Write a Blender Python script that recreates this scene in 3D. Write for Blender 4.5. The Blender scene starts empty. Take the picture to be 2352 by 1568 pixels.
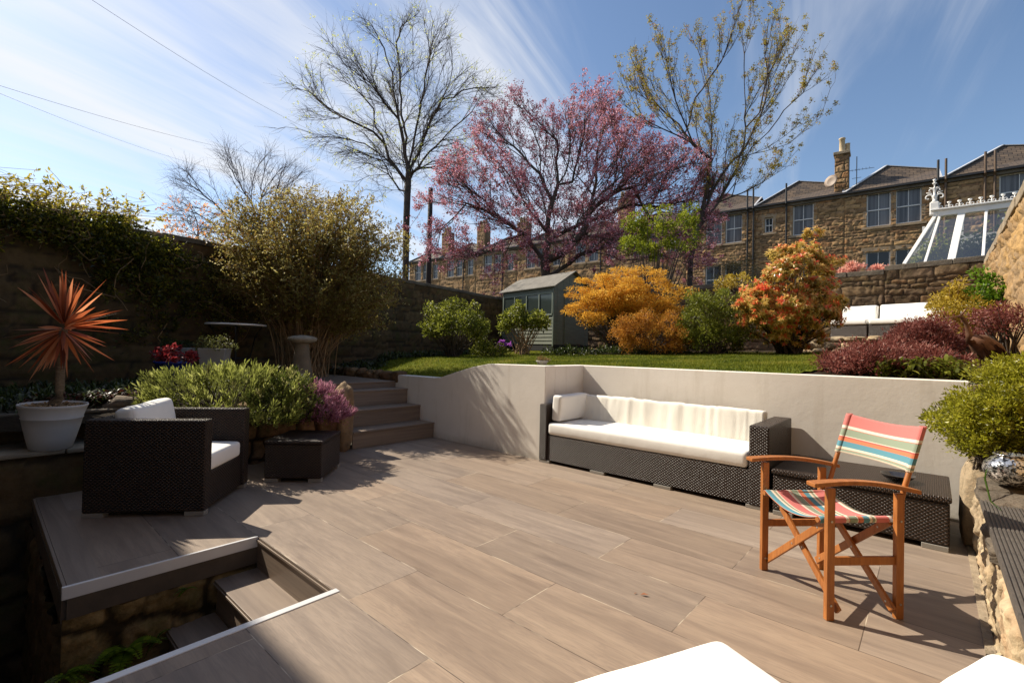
import bpy, bmesh, math, random
import numpy as np
from mathutils import Vector, Matrix

# ------------------------------------------------------------------ scene, camera, sky, sun
SC = bpy.context.scene
COL = SC.collection
FPX = 1090.0                       # focal length in units of a 2352 wide picture
PITCH, ROLL, YAW = [math.radians(a) for a in (0.9266, 1.2785, 41.63)]
CAM = np.array([0, 0, 1.3])

def cam_basis():
    F = np.array([0, math.cos(PITCH), math.sin(PITCH)])
    U = np.array([0, -math.sin(PITCH), math.cos(PITCH)])
    X = np.array([1.0, 0, 0])
    c, s = math.cos(ROLL), math.sin(ROLL)
    return c*X + s*U, -s*X + c*U, F
CX, CU, CF = cam_basis()
cam_data = bpy.data.cameras.new('camera')
cam_data.sensor_width = 36
cam_data.lens = FPX/2352*36
cam_data.clip_start = 0.05
cam_data.clip_end = 2000
cam = bpy.data.objects.new('camera', cam_data)
COL.objects.link(cam)
cam.matrix_world = Matrix([[CX[0], CU[0], -CF[0], CAM[0]], [CX[1], CU[1], -CF[1], CAM[1]], [CX[2], CU[2], -CF[2], CAM[2]], [0, 0, 0, 1]])
SC.camera = cam

SUN_DIR = np.array([-0.878, 0.479, 0.936]); SUN_DIR = SUN_DIR/np.linalg.norm(SUN_DIR)
SUN_EL = math.asin(SUN_DIR[2]); SUN_AZ = math.atan2(SUN_DIR[0], SUN_DIR[1])   # from +Y towards +X

def build_world():
    w = bpy.data.worlds.new('World'); SC.world = w; w.use_nodes = True
    nt = w.node_tree; N = nt.nodes; L = nt.links; N.clear()
    def nd(t, **k):
        n = N.new(t)
        for a, b in k.items(): setattr(n, a, b)
        return n
    def mth(op, a, b=None, c=None):
        n = nd('ShaderNodeMath', operation=op)
        for i, v in enumerate((a, b, c)):
            if v is None: continue
            if isinstance(v, (int, float)): n.inputs[i].default_value = v
            else: L.new(v, n.inputs[i])
        return n.outputs[0]
    out = nd('ShaderNodeOutputWorld'); bg = nd('ShaderNodeBackground')
    sky = nd('ShaderNodeTexSky', sky_type='NISHITA', sun_disc=False)
    sky.sun_elevation = SUN_EL; sky.sun_rotation = SUN_AZ
    sky.air_density = 1.0; sky.dust_density = 0.6; sky.ozone_density = 1.6
    tc = nd('ShaderNodeTexCoord'); sp = nd('ShaderNodeSeparateXYZ'); L.new(tc.outputs['Generated'], sp.inputs[0])
    x, y, z = sp.outputs
    zz = mth('ADD', mth('MAXIMUM', z, 0.0), 0.14)
    u0 = mth('DIVIDE', x, zz); v0 = mth('DIVIDE', y, zz)
    A = math.radians(29)            # the wind carries the cirrus towards this heading
    al = mth('ADD', mth('MULTIPLY', u0, math.sin(A)), mth('MULTIPLY', v0, math.cos(A)))
    ac = mth('SUBTRACT', mth('MULTIPLY', u0, math.cos(A)), mth('MULTIPLY', v0, math.sin(A)))
    def streak(sal, sac, scale, off, det, dist, rough=0.55):
        cb = nd('ShaderNodeCombineXYZ'); L.new(mth('MULTIPLY', al, sal), cb.inputs[0]); L.new(mth('MULTIPLY', ac, sac), cb.inputs[1]); cb.inputs[2].default_value = off
        n = nd('ShaderNodeTexNoise'); n.inputs['Scale'].default_value = scale; n.inputs['Detail'].default_value = det
        n.inputs['Roughness'].default_value = rough; n.inputs['Distortion'].default_value = dist
        L.new(cb.outputs[0], n.inputs['Vector']); return n.outputs['Fac']
    s1 = streak(0.17, 1.05, 1.35, 5.3, 6, 0.45)
    s2 = streak(0.30, 2.2, 2.2, 7.1, 7, 0.8, 0.62)
    s3 = streak(0.45, 0.7, 1.1, 1.9, 4, 0.6)
    m = mth('ADD', mth('ADD', mth('MULTIPLY', s1, 0.95), mth('MULTIPLY', s2, 0.42)), mth('MULTIPLY', s3, 0.63))
    # thicker cirrus on the sun's side of the sky
    side = mth('ADD', mth('MULTIPLY', x, float(SUN_DIR[0])), mth('MULTIPLY', y, float(SUN_DIR[1])))
    side = mth('ADD', side, mth('MULTIPLY', z, float(SUN_DIR[2])))
    rg = nd('ShaderNodeMapRange', interpolation_type='SMOOTHSTEP'); L.new(mth('ADD', m, mth('MULTIPLY', side, 0.10)), rg.inputs[0])
    rg.inputs[1].default_value = 0.96; rg.inputs[2].default_value = 1.33
    rg.inputs[3].default_value = 0.0; rg.inputs[4].default_value = 0.95
    gain = nd('ShaderNodeMapRange', interpolation_type='SMOOTHSTEP'); L.new(side, gain.inputs[0])
    gain.inputs[1].default_value = -0.1; gain.inputs[2].default_value = 0.85; gain.inputs[3].default_value = 0.62; gain.inputs[4].default_value = 1.0
    mask = mth('MULTIPLY', rg.outputs[0], gain.outputs[0])
    mask = mth('MULTIPLY', mask, mth('MINIMUM', mth('MULTIPLY', mth('MAXIMUM', z, 0.0), 9.0), 1.0))
    hs = nd('ShaderNodeHueSaturation'); hs.inputs['Saturation'].default_value = 1.03; hs.inputs['Value'].default_value = SKY_VAL
    L.new(sky.outputs[0], hs.inputs['Color'])
    mx = nd('ShaderNodeMix', data_type='RGBA'); L.new(mask, mx.inputs[0]); L.new(hs.outputs[0], mx.inputs[6])
    mx.inputs[7].default_value = (CLOUD*0.97, CLOUD*0.985, CLOUD*1.02, 1)
    L.new(mx.outputs[2], bg.inputs[0]); bg.inputs[1].default_value = 0.1
    L.new(bg.outputs[0], out.inputs[0])
SKY_VAL = 1.0; CLOUD = 6.4
build_world()
sun_data = bpy.data.lights.new('sun', 'SUN'); sun_data.energy = 4.9; sun_data.angle = math.radians(0.53); sun_data.color = (1.0, 0.91, 0.765)
sun = bpy.data.objects.new('sun', sun_data); COL.objects.link(sun)
sun.rotation_euler = Vector(tuple(SUN_DIR)).to_track_quat('Z', 'Y').to_euler()
SC.view_settings.view_transform = 'Standard'; SC.view_settings.look = 'None'
SC.view_settings.exposure = 0.6; SC.view_settings.gamma = 1.0; SC.view_settings.use_curve_mapping = False
SC.cycles.max_bounces = 7; SC.cycles.transparent_max_bounces = 8
SC.cycles.diffuse_bounces = 3; SC.cycles.glossy_bounces = 3; SC.cycles.transmission_bounces = 4

# ------------------------------------------------------------------ measuring helpers (photo point -> place in the world)
def ray(x, y): return CX*(x-1176)/FPX + CU*(784-y)/FPX + CF
def gr(x, y, z=0.0):
    d = ray(x, y); return CAM + d*((z-CAM[2])/d[2])
def at(x, y, Y):
    d = ray(x, y); return CAM + d*(Y/d[1])
C2 = gr(627.6*.9408, 1308.6*.9408)
Wd = np.array([math.cos(YAW), -math.sin(YAW), 0]); Qd = np.array([math.sin(YAW), math.cos(YAW), 0])
def onq(x, y, q):
    d = ray(x, y); return CAM + d*(((C2+Qd*q-CAM)@Qd)/(d@Qd))
def onp(x, y, p):
    d = ray(x, y); return CAM + d*(((C2+Wd*p-CAM)@Wd)/(d@Wd))
def loc(P):
    d = np.array(P) - C2; return np.array([d@Wd, d@Qd, P[2]])
def glo(p, q, z=0.0): return C2 + Wd*p + Qd*q + np.array([0, 0, z])

# ------------------------------------------------------------------ object helpers
def tag(o, label=None, cat=None, group=None, kind=None):
    if cat and not kind: kind = "thing"
    if label: o['label'] = label
    if cat: o['category'] = cat
    if group: o['group'] = group
    if kind: o['kind'] = kind
    return o
def empty(name, loc_, rz=0.0, label=None, cat=None, group=None):
    o = bpy.data.objects.new(name, None); COL.objects.link(o); o.location = tuple(loc_); o.rotation_euler = (0, 0, rz)
    o.empty_display_size = 0.1
    return tag(o, label, cat, group)
def in_frame(o):                      # put a mesh built in garden coordinates (p, q, z) into the world
    o.location = (C2[0], C2[1], 0); o.rotation_euler = (0, 0, -YAW); return o
def copy_tree(o, parent=None):
    c = o.copy(); COL.objects.link(c)
    if parent is not None: c.parent = parent
    for ch in list(o.children): copy_tree(ch, c)
    return c

def np_mesh(name, V, F, mat, parent=None, smooth=False, attrs=None, uv=None, bevel=0.0, face_n=None):
    V = np.asarray(V, dtype=np.float32)
    me = bpy.data.meshes.new(name)
    if isinstance(F, np.ndarray):
        nf, k = F.shape; sizes = np.full(nf, k, dtype=np.int32); flat = F.astype(np.int32).ravel()
    else:
        sizes = np.array([len(f) for f in F], dtype=np.int32); flat = np.array([i for f in F for i in f], dtype=np.int32); nf = len(F)
    me.vertices.add(len(V)); me.vertices.foreach_set('co', V.ravel())
    me.loops.add(len(flat)); me.loops.foreach_set('vertex_index', flat)
    me.polygons.add(nf); st = np.concatenate([[0], np.cumsum(sizes)[:-1]]).astype(np.int32)
    me.polygons.foreach_set('loop_start', st); me.polygons.foreach_set('loop_total', sizes)
    me.update(calc_edges=True)
    me.polygons.foreach_set('use_smooth', np.full(nf, bool(smooth)))
    if uv is not None:
        l = me.uv_layers.new(name='UVMap'); l.data.foreach_set('uv', np.asarray(uv, dtype=np.float32).ravel())
    for k_, (dom, arr) in (attrs or {}).items():
        a = me.attributes.new(k_, 'FLOAT', dom); a.data.foreach_set('value', np.asarray(arr, dtype=np.float32).ravel())
    if mat is not None: me.materials.append(mat)
    o = bpy.data.objects.new(name, me); COL.objects.link(o)
    if parent is not None: o.parent = parent
    if bevel:
        b = o.modifiers.new('bevel', 'BEVEL'); b.width = bevel; b.segments = 2; b.limit_method = 'ANGLE'; b.angle_limit = math.radians(40)
    return o

class MB:
    """collects shapes that become ONE mesh object"""
    def __init__(s): s.v = []; s.f = []; s.n = 0
    def add(s, V, F):
        V = np.asarray(V, dtype=float); s.v.append(V); s.f += [tuple(int(i)+s.n for i in f) for f in F]; s.n += len(V); return s
    def box(s, c, size, rz=0.0, M=None):
        a, b, d = [x/2 for x in size]
        V = np.array([(x, y, z) for x in (-a, a) for y in (-b, b) for z in (-d, d)])
        if rz:
            c_, s_ = math.cos(rz), math.sin(rz); V = V @ np.array([[c_, s_, 0], [-s_, c_, 0], [0, 0, 1]])
        if M is not None: V = V @ np.array(M).T
        return s.add(V+np.array(c), [(0, 1, 3, 2), (4, 6, 7, 5), (0, 4, 5, 1), (2, 3, 7, 6), (0, 2, 6, 4), (1, 5, 7, 3)])
    def span(s, x0, x1, y0, y1, z0, z1): return s.box(((x0+x1)/2, (y0+y1)/2, (z0+z1)/2), (abs(x1-x0), abs(y1-y0), abs(z1-z0)))
    def bar(s, a, b, w, h, up=(0, 0, 1)):
        a = np.array(a, float); b = np.array(b, float); d = b-a; L = np.linalg.norm(d); d /= L
        u = np.array(up, float); sd = np.cross(d, u)
        if np.linalg.norm(sd) < 1e-4: sd = np.cross(d, (1, 0, 0.1))
        sd /= np.linalg.norm(sd); u = np.cross(sd, d)
        V = [p + sd*i*w/2 + u*j*h/2 for p in (a, b) for i in (-1, 1) for j in (-1, 1)]
        return s.add(V, [(0, 1, 3, 2), (4, 6, 7, 5), (0, 4, 5, 1), (2, 3, 7, 6), (0, 2, 6, 4), (1, 5, 7, 3)])
    def tube(s, pts, r, n=8, cap=True, up=(0.31, 0.17, 0.93)):
        pts = np.array(pts, float); r = np.broadcast_to(np.array(r, float), (len(pts),)); T = np.gradient(pts, axis=0)
        T /= np.linalg.norm(T, axis=1)[:, None]+1e-9
        A = np.cross(T, up); bad = np.linalg.norm(A, axis=1) < 1e-3; A[bad] = np.cross(T[bad], (1, 0, 0)); A /= np.linalg.norm(A, axis=1)[:, None]
        B = np.cross(T, A); th = np.arange(n)*2*math.pi/n
        V = (pts[:, None] + r[:, None, None]*(A[:, None]*np.cos(th)[None, :, None] + B[:, None]*np.sin(th)[None, :, None])).reshape(-1, 3)
        F = [(i*n+j, i*n+(j+1) % n, (i+1)*n+(j+1) % n, (i+1)*n+j) for i in range(len(pts)-1) for j in range(n)]
        if cap: F += [tuple(range(n))[::-1], tuple((len(pts)-1)*n+j for j in range(n))]
        return s.add(V, F)
    def lathe(s, prof, c=(0, 0, 0), n=32, wob=0.0, seed=0):
        rg = np.random.default_rng(seed); k = len(prof); V = []
        for i, (r, z) in enumerate(prof):
            for j in range(n):
                a = 2*math.pi*j/n; rr = r*(1+wob*math.sin(a*3+seed)+wob*.6*math.sin(a*7+i*.7))
                V.append((c[0]+rr*math.cos(a), c[1]+rr*math.sin(a), c[2]+z))
        F = [(i*n+j, i*n+(j+1) % n, (i+1)*n+(j+1) % n, (i+1)*n+j) for i in range(k-1) for j in range(n)]
        F += [tuple(range(n))[::-1], tuple((k-1)*n+j for j in range(n))]
        return s.add(V, F)
    def prism(s, poly, z0, z1):
        n = len(poly); V = [(x, y, z0) for x, y in poly]+[(x, y, z1) for x, y in poly]
        return s.add(V, [tuple(range(n))[::-1], tuple(range(n, 2*n))]+[(i, (i+1) % n, n+(i+1) % n, n+i) for i in range(n)])
    def build(s, name, mat, parent=None, bevel=0.0, smooth=False, uv=True, uvframe=None):
        V = np.concatenate(s.v)
        UV = None
        if uv:
            UV = []
            for f in s.f:
                P = V[list(f)]; n = np.cross(P[1]-P[0], P[2]-P[0]); 
                if len(f) > 3: n = n + np.cross(P[2]-P[0], P[3]-P[0])
                k = int(np.argmax(np.abs(n))); ax = [(1, 2), (0, 2), (0, 1)][k]
                UV += [(p[ax[0]], p[ax[1]]) for p in P]
        return np_mesh(name, V, s.f, mat, parent, smooth, None, UV, bevel)

# ------------------------------------------------------------------ noise in numpy
def vnoise(P, seed=0):
    P = np.asarray(P, float)
    if P.shape[-1] == 2: P = np.concatenate([P, np.zeros(P.shape[:-1]+(1,))], -1)
    I = np.floor(P).astype(np.int64); f = P-I; f = f*f*(3-2*f); out = 0
    for dx in (0, 1):
        for dy in (0, 1):
            for dz in (0, 1):
                h = ((I[..., 0]+dx)*374761393 + (I[..., 1]+dy)*668265263 + (I[..., 2]+dz)*2147483647 + seed*1274126177) & 0xffffffff
                h = ((h ^ (h >> 13))*1274126177) & 0xffffffff; h = (h ^ (h >> 16)) & 0xffff
                w = (f[..., 0] if dx else 1-f[..., 0])*(f[..., 1] if dy else 1-f[..., 1])*(f[..., 2] if dz else 1-f[..., 2])
                out = out + w*(h/65535.0)
    return out*2-1
def fbm(P, seed=0, oct=4):
    P = np.asarray(P, float); s = 0; a = 1
    for i in range(oct): s = s + a*vnoise(P*2**i, seed+i*17); a *= .5
    return s

# ------------------------------------------------------------------ materials
def sr(r, g, b):
    f = lambda c: (c/255/12.92) if c/255 <= .04045 else ((c/255+.055)/1.055)**2.4
    return (f(r), f(g), f(b), 1)
class M_:
    def __init__(s, name):
        s.m = bpy.data.materials.new(name); s.m.use_nodes = True; s.nt = s.m.node_tree; s.N = s.nt.nodes; s.L = s.nt.links
        s.b = s.N['Principled BSDF']; s.out = s.N['Material Output']
    def nd(s, t, **k):
        n = s.N.new(t)
        for a, b in k.items(): setattr(n, a, b)
        return n
    def lk(s, a, b): s.L.new(a, b)
    def mth(s, op, a, b=None, c=None):
        n = s.nd('ShaderNodeMath', operation=op)
        for i, v in enumerate((a, b, c)):
            if v is None: continue
            if isinstance(v, (int, float)): n.inputs[i].default_value = v
            else: s.L.new(v, n.inputs[i])
        return n.outputs[0]
    def coord(s, kind='Object', scale=(1, 1, 1), rot=(0, 0, 0)):
        t = s.nd('ShaderNodeTexCoord'); m = s.nd('ShaderNodeMapping'); m.inputs['Scale'].default_value = scale; m.inputs['Rotation'].default_value = rot
        s.lk(t.outputs[kind], m.inputs[0]); return m.outputs[0]
    def noise(s, vec, scale=5, det=4, rough=.55, dist=0):
        n = s.nd('ShaderNodeTexNoise'); n.inputs['Scale'].default_value = scale; n.inputs['Detail'].default_value = det
        n.inputs['Roughness'].default_value = rough; n.inputs['Distortion'].default_value = dist; s.lk(vec, n.inputs['Vector']); return n.outputs['Fac']
    def ramp(s, fac, stops, interp='LINEAR'):
        r = s.nd('ShaderNodeValToRGB'); r.color_ramp.interpolation = interp; e = r.color_ramp.elements
        while len(e) < len(stops): e.new(0.5)
        for i, (p, c) in enumerate(stops):
            e[i].position = p; e[i].color = c if len(c) == 4 else (*c, 1)
        s.lk(fac, r.inputs[0]); return r.outputs[0]
    def mix(s, fac, a, b, bt='MIX'):
        n = s.nd('ShaderNodeMix', data_type='RGBA', blend_type=bt)
        for i, v in ((0, fac), (6, a), (7, b)):
            if isinstance(v, (int, float)): n.inputs[i].default_value = v
            elif isinstance(v, tuple): n.inputs[i].default_value = v if len(v) == 4 else (*v, 1)
            else: s.lk(v, n.inputs[i])
        return n.outputs[2]
    def attr(s, name): 
        a = s.nd('ShaderNodeAttribute'); a.attribute_name = name; return a.outputs['Fac']
    def bump(s, h, strength=.5, dist=.01, prev=None):
        b = s.nd('ShaderNodeBump'); b.inputs['Strength'].default_value = strength; b.inputs['Distance'].default_value = dist; s.lk(h, b.inputs['Height'])
        if prev is not None: s.lk(prev, b.inputs['Normal'])
        return b.outputs[0]
    def fin(s, col=None, rough=.6, normal=None, metal=None, spec=None):
        if col is not None:
            if isinstance(col, tuple): s.b.inputs['Base Color'].default_value = col if len(col) == 4 else (*col, 1)
            else: s.lk(col, s.b.inputs['Base Color'])
        if isinstance(rough, (int, float)): s.b.inputs['Roughness'].default_value = rough
        else: s.lk(rough, s.b.inputs['Roughness'])
        if normal is not None: s.lk(normal, s.b.inputs['Normal'])
        if metal is not None: s.b.inputs['Metallic'].default_value = metal
        if spec is not None: s.b.inputs['Specular IOR Level'].default_value = spec
        return s.m

MAT = {}
def m_deck():
    m = M_('deck_tile'); t = m.nd('ShaderNodeTexCoord'); sp = m.nd('ShaderNodeSeparateXYZ'); m.lk(t.outputs['Object'], sp.inputs[0]); p, q, z = sp.outputs
    w = .4455; row = m.mth('FLOOR', m.mth('DIVIDE', m.mth('ADD', q, -.005), w)); par = m.mth('FLOORED_MODULO', row, 2.0)
    pj = m.mth('DIVIDE', m.mth('SUBTRACT', p, m.mth('MULTIPLY_ADD', par, -.665, 1.17)), 1.33)
    col = m.mth('FLOOR', pj)
    cb = m.nd('ShaderNodeCombineXYZ'); m.lk(row, cb.inputs[0]); m.lk(col, cb.inputs[1])
    wn = m.nd('ShaderNodeTexWhiteNoise', noise_dimensions='3D'); m.lk(cb.outputs[0], wn.inputs['Vector'])
    # joints
    fq = m.mth('FRACT', m.mth('DIVIDE', m.mth('ADD', q, -.005), w)); fp = m.mth('FRACT', pj)
    dq = m.mth('MULTIPLY', m.mth('SUBTRACT', .5, m.mth('ABSOLUTE', m.mth('SUBTRACT', fq, .5))), w)
    dp = m.mth('MULTIPLY', m.mth('SUBTRACT', .5, m.mth('ABSOLUTE', m.mth('SUBTRACT', fp, .5))), 1.33)
    dm = m.mth('MINIMUM', dq, dp)
    jt = m.nd('ShaderNodeMapRange'); m.lk(dm, jt.inputs[0]); jt.inputs[1].default_value = .0010; jt.inputs[2].default_value = .0028; jt.inputs[3].default_value = 1; jt.inputs[4].default_value = 0
    # grain
    v = m.nd('ShaderNodeCombineXYZ'); sepw = m.nd('ShaderNodeSeparateXYZ'); m.lk(wn.outputs['Color'], sepw.inputs[0])
    m.lk(m.mth('MULTIPLY_ADD', sepw.outputs[0], 37.0, m.mth('MULTIPLY', p, .55)), v.inputs[0]); m.lk(m.mth('MULTIPLY_ADD', sepw.outputs[1], 31.0, m.mth('MULTIPLY', q, 5.5)), v.inputs[1]); m.lk(m.mth('MULTIPLY', z, 5.0), v.inputs[2])
    g1 = m.noise(v.outputs[0], 1.3, 5, .6, 1.1); g2 = m.noise(v.outputs[0], 7.0, 6, .65, 2.4)
    v3 = m.nd('ShaderNodeVectorMath', operation='MULTIPLY'); m.lk(v.outputs[0], v3.inputs[0]); v3.inputs[1].default_value = (2.2, 9, 9); g3 = m.noise(v3.outputs[0], 5, 3, .7)
    base = m.ramp(g1, [(.27, sr(124, 107, 92)), (.43, sr(142, 124, 107)), (.56, sr(154, 135, 116)), (.75, sr(168, 148, 127))])
    c = m.mix(m.mth('MULTIPLY', m.ramp(g2, [(.38, (1, 1, 1, 1)), (.56, (0, 0, 0, 1))]), .42), base, sr(120, 104, 92))
    c = m.mix(.22, c, m.ramp(g3, [(.3, sr(120, 108, 98)), (.7, sr(180, 164, 144))]), 'OVERLAY')
    hv = m.nd('ShaderNodeHueSaturation'); m.lk(m.mth('MULTIPLY_ADD', wn.outputs['Value'], .22, .89), hv.inputs['Value']); m.lk(c, hv.inputs['Color']); m.lk(m.mth('MULTIPLY_ADD', sepw.outputs[2], .2, .77), hv.inputs['Saturation'])
    dirt = m.noise(m.coord('Object', (1, 1, 1)), 1.6, 5, .6)
    c = m.mix(m.mth('MULTIPLY', m.ramp(dirt, [(.45, (0, 0, 0, 1)), (.72, (1, 1, 1, 1))]), .25), hv.outputs[0], sr(150, 132, 112))
    jn = m.noise(m.coord('Object', (1, 1, 1)), 3.2, 3, .6)
    jc = m.ramp(jn, [(.48, sr(72, 58, 47)), (.60, sr(196, 182, 160))])
    c = m.mix(m.mth('MULTIPLY', jt.outputs[0], .9), c, jc)
    h = m.mth('SUBTRACT', m.mth('MULTIPLY', g2, .25), jt.outputs[0])
    return m.fin(c, m.ramp(g2, [(.3, (.48,)*3), (.7, (.6,)*3)]), m.bump(h, .35, .002), spec=.35)
def m_plaster():
    m = M_('wall_render'); o = m.coord('Object'); n1 = m.noise(o, 1.1, 5, .6); n2 = m.noise(o, 45, 4, .6); n3 = m.noise(m.coord('Object', (5, 5, .7)), 1.6, 4, .6); n4 = m.noise(o, 7, 5, .65)
    c = m.ramp(n1, [(.3, sr(226, 218, 207)), (.7, sr(239, 232, 222))])
    c = m.mix(m.mth('MULTIPLY', m.ramp(n3, [(.55, (0,)*3), (.8, (1,)*3)]), .35), c, sr(184, 170, 148))
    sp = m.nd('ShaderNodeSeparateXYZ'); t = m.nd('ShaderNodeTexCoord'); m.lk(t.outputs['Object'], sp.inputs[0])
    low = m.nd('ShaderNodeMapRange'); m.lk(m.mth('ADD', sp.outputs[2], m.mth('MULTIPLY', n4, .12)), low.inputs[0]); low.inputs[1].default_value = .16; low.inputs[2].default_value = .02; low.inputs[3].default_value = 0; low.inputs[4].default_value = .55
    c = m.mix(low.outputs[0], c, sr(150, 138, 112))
    b = m.bump(n4, .12, .02); b = m.bump(n2, .2, .003, b); return m.fin(c, .8, b, spec=.2)
def m_simple(name, col, rough=.5, bs=0, bscale=60, metal=None, var=.15, vscale=4, spec=None, sc=(1, 1, 1), bd=.004):
    m = M_(name); o = m.coord('Object', sc); n = m.noise(o, vscale, 5, .6)
    d = tuple(c*(1-var) for c in col[:3]); l = tuple(min(1, c*(1+var)) for c in col[:3])
    c = m.ramp(n, [(.3, d), (.7, l)]); nb = m.bump(m.noise(o, bscale, 4, .6), bs, bd) if bs else None
    return m.fin(c, rough, nb, metal, spec)
def m_stone(name, cols, mortar, mossy=0.0):
    m = M_(name); t = m.attr('tint'); mo = m.attr('mortar'); o = m.coord('Object'); n = m.noise(o, 9, 6, .65); n2 = m.noise(o, 60, 4, .65); n3 = m.noise(o, 1.1, 5, .6)
    k = len(cols); c = m.ramp(t, [(i/(k-1), cc) for i, cc in enumerate(cols)])
    c = m.mix(m.mth('MULTIPLY', m.ramp(n, [(.38, (1,)*3), (.62, (0,)*3)]), .5), c, tuple(x*.42 for x in cols[0][:3]))
    c = m.mix(m.mth('MULTIPLY', m.ramp(n2, [(.5, (0,)*3), (.72, (1,)*3)]), .4), c, tuple(min(1, x*1.5) for x in cols[-1][:3]))
    c = m.mix(m.mth('MULTIPLY', m.ramp(n3, [(.5, (0,)*3), (.68, (1,)*3)]), .45), c, tuple(x*.5 for x in cols[k//2][:3]))
    if mossy: c = m.mix(m.mth('MULTIPLY', m.ramp(m.noise(o, 3.1, 5, .7), [(.5, (0,)*3), (.66, (1,)*3)]), mossy), c, sr(70, 76, 30))
    c = m.mix(mo, c, mortar); b = m.bump(n, .7, .02); b = m.bump(n2, .6, .006, b)
    return m.fin(c, .88, b, spec=.2)
def m_wicker(name='rattan_weave', a=(20, 13, 9), b=(84, 66, 54), vertical=False):
    m = M_(name); t = m.nd('ShaderNodeTexCoord'); sp = m.nd('ShaderNodeSeparateXYZ'); m.lk(t.outputs['UV'], sp.inputs[0]); u, v = (sp.outputs[1], sp.outputs[0]) if vertical else (sp.outputs[0], sp.outputs[1])
    w1 = m.noise(m.coord('UV'), 14, 3, .6); w2 = m.noise(m.coord('UV', (1.3, 1.3, 1), (0, 0, 1)), 11, 3, .6); u = m.mth('MULTIPLY_ADD', w1, .016, u); v = m.mth('MULTIPLY_ADD', w2, .007, v)
    r = m.mth('DIVIDE', v, .0125); j = m.mth('FLOOR', r); fr = m.mth('FRACT', r)
    ac = m.mth('SINE', m.mth('MULTIPLY', fr, math.pi))
    ph = m.mth('ADD', m.mth('DIVIDE', u, .031), m.mth('MULTIPLY', m.mth('FLOORED_MODULO', j, 2.0), .5))
    wv = m.mth('MULTIPLY_ADD', m.mth('COSINE', m.mth('MULTIPLY', ph, 2*math.pi)), .5, .5)
    h = m.mth('MULTIPLY', m.mth('POWER', ac, .6), m.mth('POWER', wv, .7))
    nz = m.noise(m.coord('Object'), 18, 3, .6)
    c = m.mix(m.mth('MULTIPLY', h, m.mth('MULTIPLY_ADD', nz, .5, .7)), sr(9, 6, 6), sr(*b)); c = m.mix(m.mth('MULTIPLY', m.mth('SUBTRACT', 1.0, wv), .5), c, sr(*a))  # highlights on strand crowns and shade in the gaps are put into the colour
    return m.fin(c, .32, m.bump(h, 1.0, .007), spec=.38)
def m_fabric(name, col, var=.04, bscale=350):
    m = M_(name); o = m.coord('Object'); c = m.ramp(m.noise(o, 3, 4, .6), [(.3, tuple(x*(1-var) for x in col[:3])), (.7, tuple(min(1, x*(1+var)) for x in col[:3]))])
    b = m.bump(m.noise(o, 9, 3, .5), .12, .02); b = m.bump(m.noise(o, bscale, 2, .5), .25, .001, b)
    m.b.inputs['Sheen Weight'].default_value = .15; return m.fin(c, .85, b, spec=.2)
def m_wood(name, c0, c1, rough=.42):
    m = M_(name); t = m.coord('Generated', (1, 1, 1)); o = m.coord('Object', (14, 14, 2)); n = m.noise(o, 2.5, 5, .6, 1.0); n2 = m.noise(m.coord('Object', (60, 60, 5)), 3, 3, .6)
    c = m.ramp(n, [(.25, c0), (.75, c1)]); c = m.mix(m.mth('MULTIPLY', n2, .3), c, tuple(x*.6 for x in c0[:3])); return m.fin(c, rough, m.bump(n2, .15, .002), spec=.45)
STRIPE = [(0, (222, 136, 130)), (.30, (238, 230, 214)), (.37, (220, 134, 120)), (.385, (160, 172, 150)), (.56, (240, 228, 205)), (.58, (212, 110, 104)), (.61, (224, 140, 104)), (.70, (108, 162, 176)), (.84, (240, 228, 205)), (.90, (212, 110, 104)), (.91, (160, 172, 150)), (.96, (240, 228, 205))]
def m_stripe(name, axis, scale, off, flip=False):
    m = M_(name); t = m.nd('ShaderNodeTexCoord'); sp = m.nd('ShaderNodeSeparateXYZ'); m.lk(t.outputs['UV'], sp.inputs[0])
    f = m.mth('FRACT', m.mth('MULTIPLY_ADD', sp.outputs[axis], scale, off))
    c = m.ramp(f, [(p, sr(*q)) for p, q in STRIPE], 'CONSTANT')
    n = m.noise(m.coord('UV', (1, 1, 1)), 400, 2, .5); c = m.mix(.18, c, m.ramp(n, [(.3, (.3,)*3), (.7, (.8,)*3)]), 'OVERLAY')
    tr = m.nd('ShaderNodeBsdfTranslucent'); m.lk(c, tr.inputs[0]); ms = m.nd('ShaderNodeMixShader'); ms.inputs[0].default_value = .3
    m.fin(c, .85, m.bump(n, .2, .001), spec=.15); m.lk(m.b.outputs[0], ms.inputs[1]); m.lk(tr.outputs[0], ms.inputs[2]); m.lk(ms.outputs[0], m.out.inputs[0]); return m.m
def m_leaf(name, stops, trans=.45, rough=.45, spec=.4, tcol=None, tgain=1.0):
    m = M_(name); r = m.attr('rnd'); k = len(stops); c = m.ramp(r, [(i/(k-1), sr(*s)) for i, s in enumerate(stops)])
    m.fin(c, rough, None, spec=spec); tr = m.nd('ShaderNodeBsdfTranslucent')
    if tcol: m.lk(m.mix(.6, c, sr(*tcol)), tr.inputs[0])
    else:
        g = m.nd('ShaderNodeHueSaturation'); g.inputs['Value'].default_value = 1.35*tgain; g.inputs['Saturation'].default_value = .95; m.lk(c, g.inputs['Color']); m.lk(g.outputs[0], tr.inputs[0])
    ms = m.nd('ShaderNodeMixShader'); ms.inputs[0].default_value = trans; m.lk(m.b.outputs[0], ms.inputs[1]); m.lk(tr.outputs[0], ms.inputs[2]); m.lk(ms.outputs[0], m.out.inputs[0]); return m.m
def m_glass(name, col=(.012, .013, .013), rough=.05, spec=.5):
    m = M_(name); return m.fin((*col, 1), rough, None, None, spec)
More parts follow.
